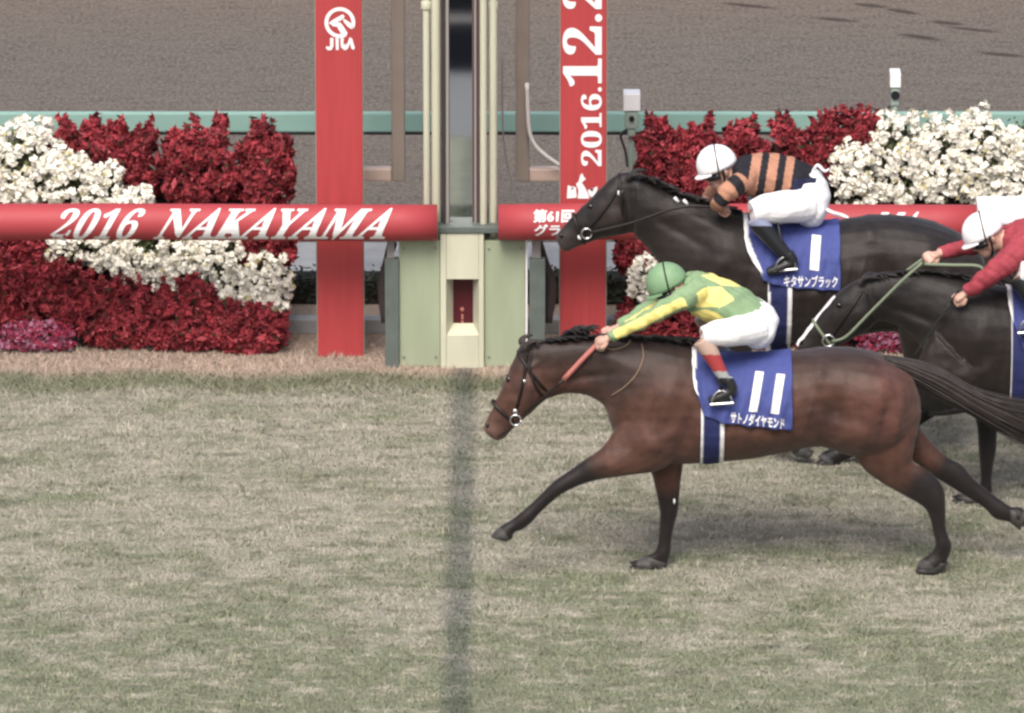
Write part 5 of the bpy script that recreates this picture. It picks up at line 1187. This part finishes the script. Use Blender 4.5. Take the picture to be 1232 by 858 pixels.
def legs2(th, sh, ft):
    out = [dict(thigh=th, shin=sh, foot=ft)]
    m = lambda L: [(x, y - 15 * (-2 * d) * .0 - 55 * (-2 * d) * .95, -d, r) for x, y, d, r in L]
    out.append(dict(thigh=m(th), shin=m(sh), foot=m(ft))); return out
JK11 = jockey('jockey in green and yellow diamond silks crouched over the bay horse', Y11, dict(
    seed=1, base=(870, 420), tilt=28, helmet=(802.5, 340.5), neck=(823, 352, 0),
    torso=[(924, 368, 898, 398, .13), (912, 359, 882, 393, .15), (893, 346, 866, 390, .165), (868, 335, 846, 384, .185), (845, 329, 831, 376, .185), (829, 331, 820, 366, .14), (821, 339, 815, 358, .075)],
    arms=[dict(p=[(842, 348, -.14, .076), (828, 356, -.20, .070), (804, 369, -.22, .056), (778, 384, -.20, .047), (756, 395, -.17, .041), (735, 405, -.14, .034)], hand=(718, 413, -.12)),
          dict(p=[(838, 340, .14, .075), (815, 352, .20, .068), (790, 366, .20, .056), (765, 382, .18, .048), (745, 393, .15, .038)], hand=(728, 402, .12))],
    sleeve_r=.095, sleeve_from=.16,
    pelvis=[(897, 352, 872, 388, .13), (915, 361, 884, 398, .155), (930, 371, 893, 410, .17), (937, 385, 905, 418, .165), (933, 400, 917, 418, .11)],
    legs=legs2([(914, 393, -.11, .092), (890, 398, -.19, .092), (864, 401, -.25, .078), (845, 405, -.28, .058)],
               [(843, 409, -.285, .054), (853, 422, -.29, .054), (863, 440, -.30, .043), (873, 459, -.31, .035)],
               [(875, 456, -.31, .034), (880, 468, -.31, .038), (872, 475, -.315, .036), (863, 479, -.318, .032), (853, 483, -.32, .024)]),
    jersey=j11, boot=b11, hmat='green_helmet', pmat='green_helmet'))

ORG, BLK = (.43, .22, .145), (.016, .016, .021)
def j1(x, y, arm, v, n):
    if arm:
        t = arm[2]; return BLK if any(lo < t < hi for lo, hi in ((.30, .42), (.62, .74), (.0, .05))) else ORG
    q_ = x + (y - 188) * .16
    return ORG if any(lo < q_ < hi for lo, hi in ((905, 917), (926, 938), (947, 957))) else (BLK if y < 215 or q_ < 960 else (.02, .022, .06))
JK1 = jockey('jockey in black and orange hooped silks with a white helmet', Y1, dict(
    seed=2, base=(950, 260), tilt=22, helmet=(862.5, 198.5), neck=(886, 206, 0), hr=(.130, .132, .11),
    torso=[(986, 206, 962, 240, .13), (974, 199, 950, 237, .15), (954, 190, 933, 236, .165), (930, 186, 914, 236, .185), (906, 186, 897, 234, .185), (890, 191, 884, 226, .14), (882, 197, 878, 218, .075)],
    arms=[dict(p=[(903, 210, -.12, .072), (891, 220, -.22, .070), (877, 230, -.26, .062), (866, 242, -.25, .052), (864, 249, -.21, .045)], hand=(876, 251, -.13), n=(0, -.6, .8)),
          dict(p=[(900, 202, .14, .07), (880, 212, .22, .062), (862, 228, .22, .052), (850, 240, .16, .04)], hand=(836, 243, .11))],
    sleeve_r=.085, sleeve_from=.24,
    pelvis=[(966, 200, 940, 238, .13), (980, 202, 950, 252, .155), (992, 213, 958, 266, .17), (999, 232, 970, 273, .165), (996, 252, 982, 272, .11)],
    legs=legs2([(972, 246, -.11, .105), (948, 249, -.19, .105), (922, 251, -.25, .092), (904, 255, -.28, .072)],
               [(907, 262, -.285, .060), (919, 276, -.29, .058), (934, 294, -.30, .050), (948, 309, -.31, .040)],
               [(948, 305, -.31, .038), (953, 315, -.31, .040), (944, 320, -.315, .037), (934, 324, -.318, .033), (923, 328, -.32, .025)]),
    jersey=j1, boot=lambda x, y: (.26, .29, .42) if y < 272 else (.016, .017, .020), hmat='white_gloss', pmat='white_gloss'))
free_tube(JK1, 'jersey_tie', [P(990, 250, Y1 - .1), P(1002, 256, Y1 - .12), P(1012, 259, Y1 - .1), P(1021, 262, Y1 - .12)], [.013, .012, .013, .006], 'white')
free_tube(JK1, 'collar_tie', [P(978, 205, Y1 - .05), P(984, 199, Y1 - .06), P(992, 206, Y1 - .06), P(998, 203, Y1 - .04)], [.008, .01, .01, .004], 'white')

CRIM = (.31, .050, .068)
def j3(x, y, arm, v, n):
    if arm: return CRIM
    return YEL if 1232 < x < 1262 and y > 285 and y < 312 else CRIM
JK3 = jockey('jockey in crimson silks with a white helmet at the right edge', Y3, dict(
    seed=9, base=(1270, 340), tilt=28, helmet=(1182.5, 279.5), neck=(1208, 289, 0), hr=(.130, .130, .11),
    torso=[(1322, 300, 1296, 336, .13), (1308, 290, 1282, 334, .15), (1286, 278, 1262, 334, .165), (1260, 267, 1240, 330, .185), (1234, 264, 1220, 322, .185), (1216, 269, 1208, 310, .14), (1208, 276, 1204, 300, .075)],
    arms=[dict(p=[(1236, 288, -.14, .086), (1222, 305, -.22, .080), (1202, 323, -.26, .070), (1182, 338, -.25, .058), (1164, 351, -.22, .044)], hand=(1144, 366, -.2), n=(.3, -.6, .7)),
          dict(p=[(1226, 284, .14, .075), (1195, 292, .22, .062), (1160, 298, .2, .050), (1130, 305, .12, .040)], hand=(1110, 312, .02))],
    sleeve_r=.1, sleeve_from=.1,
    pelvis=[(1300, 294, 1274, 330, .13), (1318, 300, 1286, 342, .155), (1332, 312, 1296, 354, .17), (1340, 328, 1306, 362, .165), (1336, 344, 1320, 360, .11)],
    legs=legs2([(1316, 334, -.11, .092), (1290, 334, -.19, .095), (1258, 331, -.25, .085), (1226, 327, -.28, .068)],
               [(1223, 333, -.285, .058), (1233, 346, -.29, .056), (1244, 364, -.30, .048), (1254, 382, -.31, .040)],
               [(1254, 378, -.31, .037), (1259, 389, -.31, .040), (1250, 394, -.315, .037), (1240, 399, -.318, .033), (1228, 402, -.32, .025)]),
    jersey=j3, boot=lambda x, y: (.016, .017, .020), hmat='white_gloss', pmat='white_gloss'))
a, b = P(1144, 364, Y3 - .20), P(1097, 432, Y3 - .22)
wp = thing('riding_whip', 'thin dark whip held low in the hand of the crimson jockey', 'whip', tuple(a))
bm = bmesh.new(); tube(bm, [a, a.lerp(b, .5) + Vector((-.005, 0, -.008)), b], [.007, .0055, .004], n=8); part('shaft', bm, M['strap_dark'], wp, True)
bm = bmesh.new(); tube(bm, [a - (b - a) * .22, a], [.010, .009], n=10, k=1); part('handle', bm, M['leather'], wp, True)

# ================================================================== small pieces go under the part they sit on
SUBS = {'helmet': ('helmet_peak', 'helmet_band'), 'cloth': ('number', 'name_lettering'), 'body': ('eye', 'nostril', 'hoof', 'face_marking', 'knee_mark', 'mouth_line', 'blaze'),
        'noseband': ('bit_ring',), 'cheekpiece': ('buckle',), 'side_panel': ('bolt', 'panel_joint'), 'shaft': ('emblem', 'date_lettering', 'edge_strip'), 'tube_cover': ('lettering',),
        'board': ('lower_edge',), 'indicator_panel': ('marking',), 'housing': ('lens',), 'stirrup_leather': ('stirrup',), 'mane': ('mane_tape',), 'mirror_frame': ('frame_bead',), 'rein': ('rein_end',), 'jersey': ('collar_tie', 'jersey_tie')}
def stem_of(o): return o.name.split('.')[0]
def mid(o): return sum((Vector(v.co) for v in o.data.vertices), Vector()) / max(1, len(o.data.vertices))
for root in [o for o in COL.objects if o.parent is None and o.type == 'EMPTY']:
    kids = [c for c in COL.objects if c.parent is root and c.type == 'MESH']
    for pn, subs in SUBS.items():
        hosts = [c for c in kids if stem_of(c) == pn]
        if not hosts: continue
        hm = [mid(h) for h in hosts]
        for c in kids:
            if stem_of(c) in subs:
                m_ = mid(c); h = hosts[min(range(len(hosts)), key=lambda i: (hm[i] - m_).length)]
                c.parent = h; c.matrix_parent_inverse = Matrix.Identity(4)
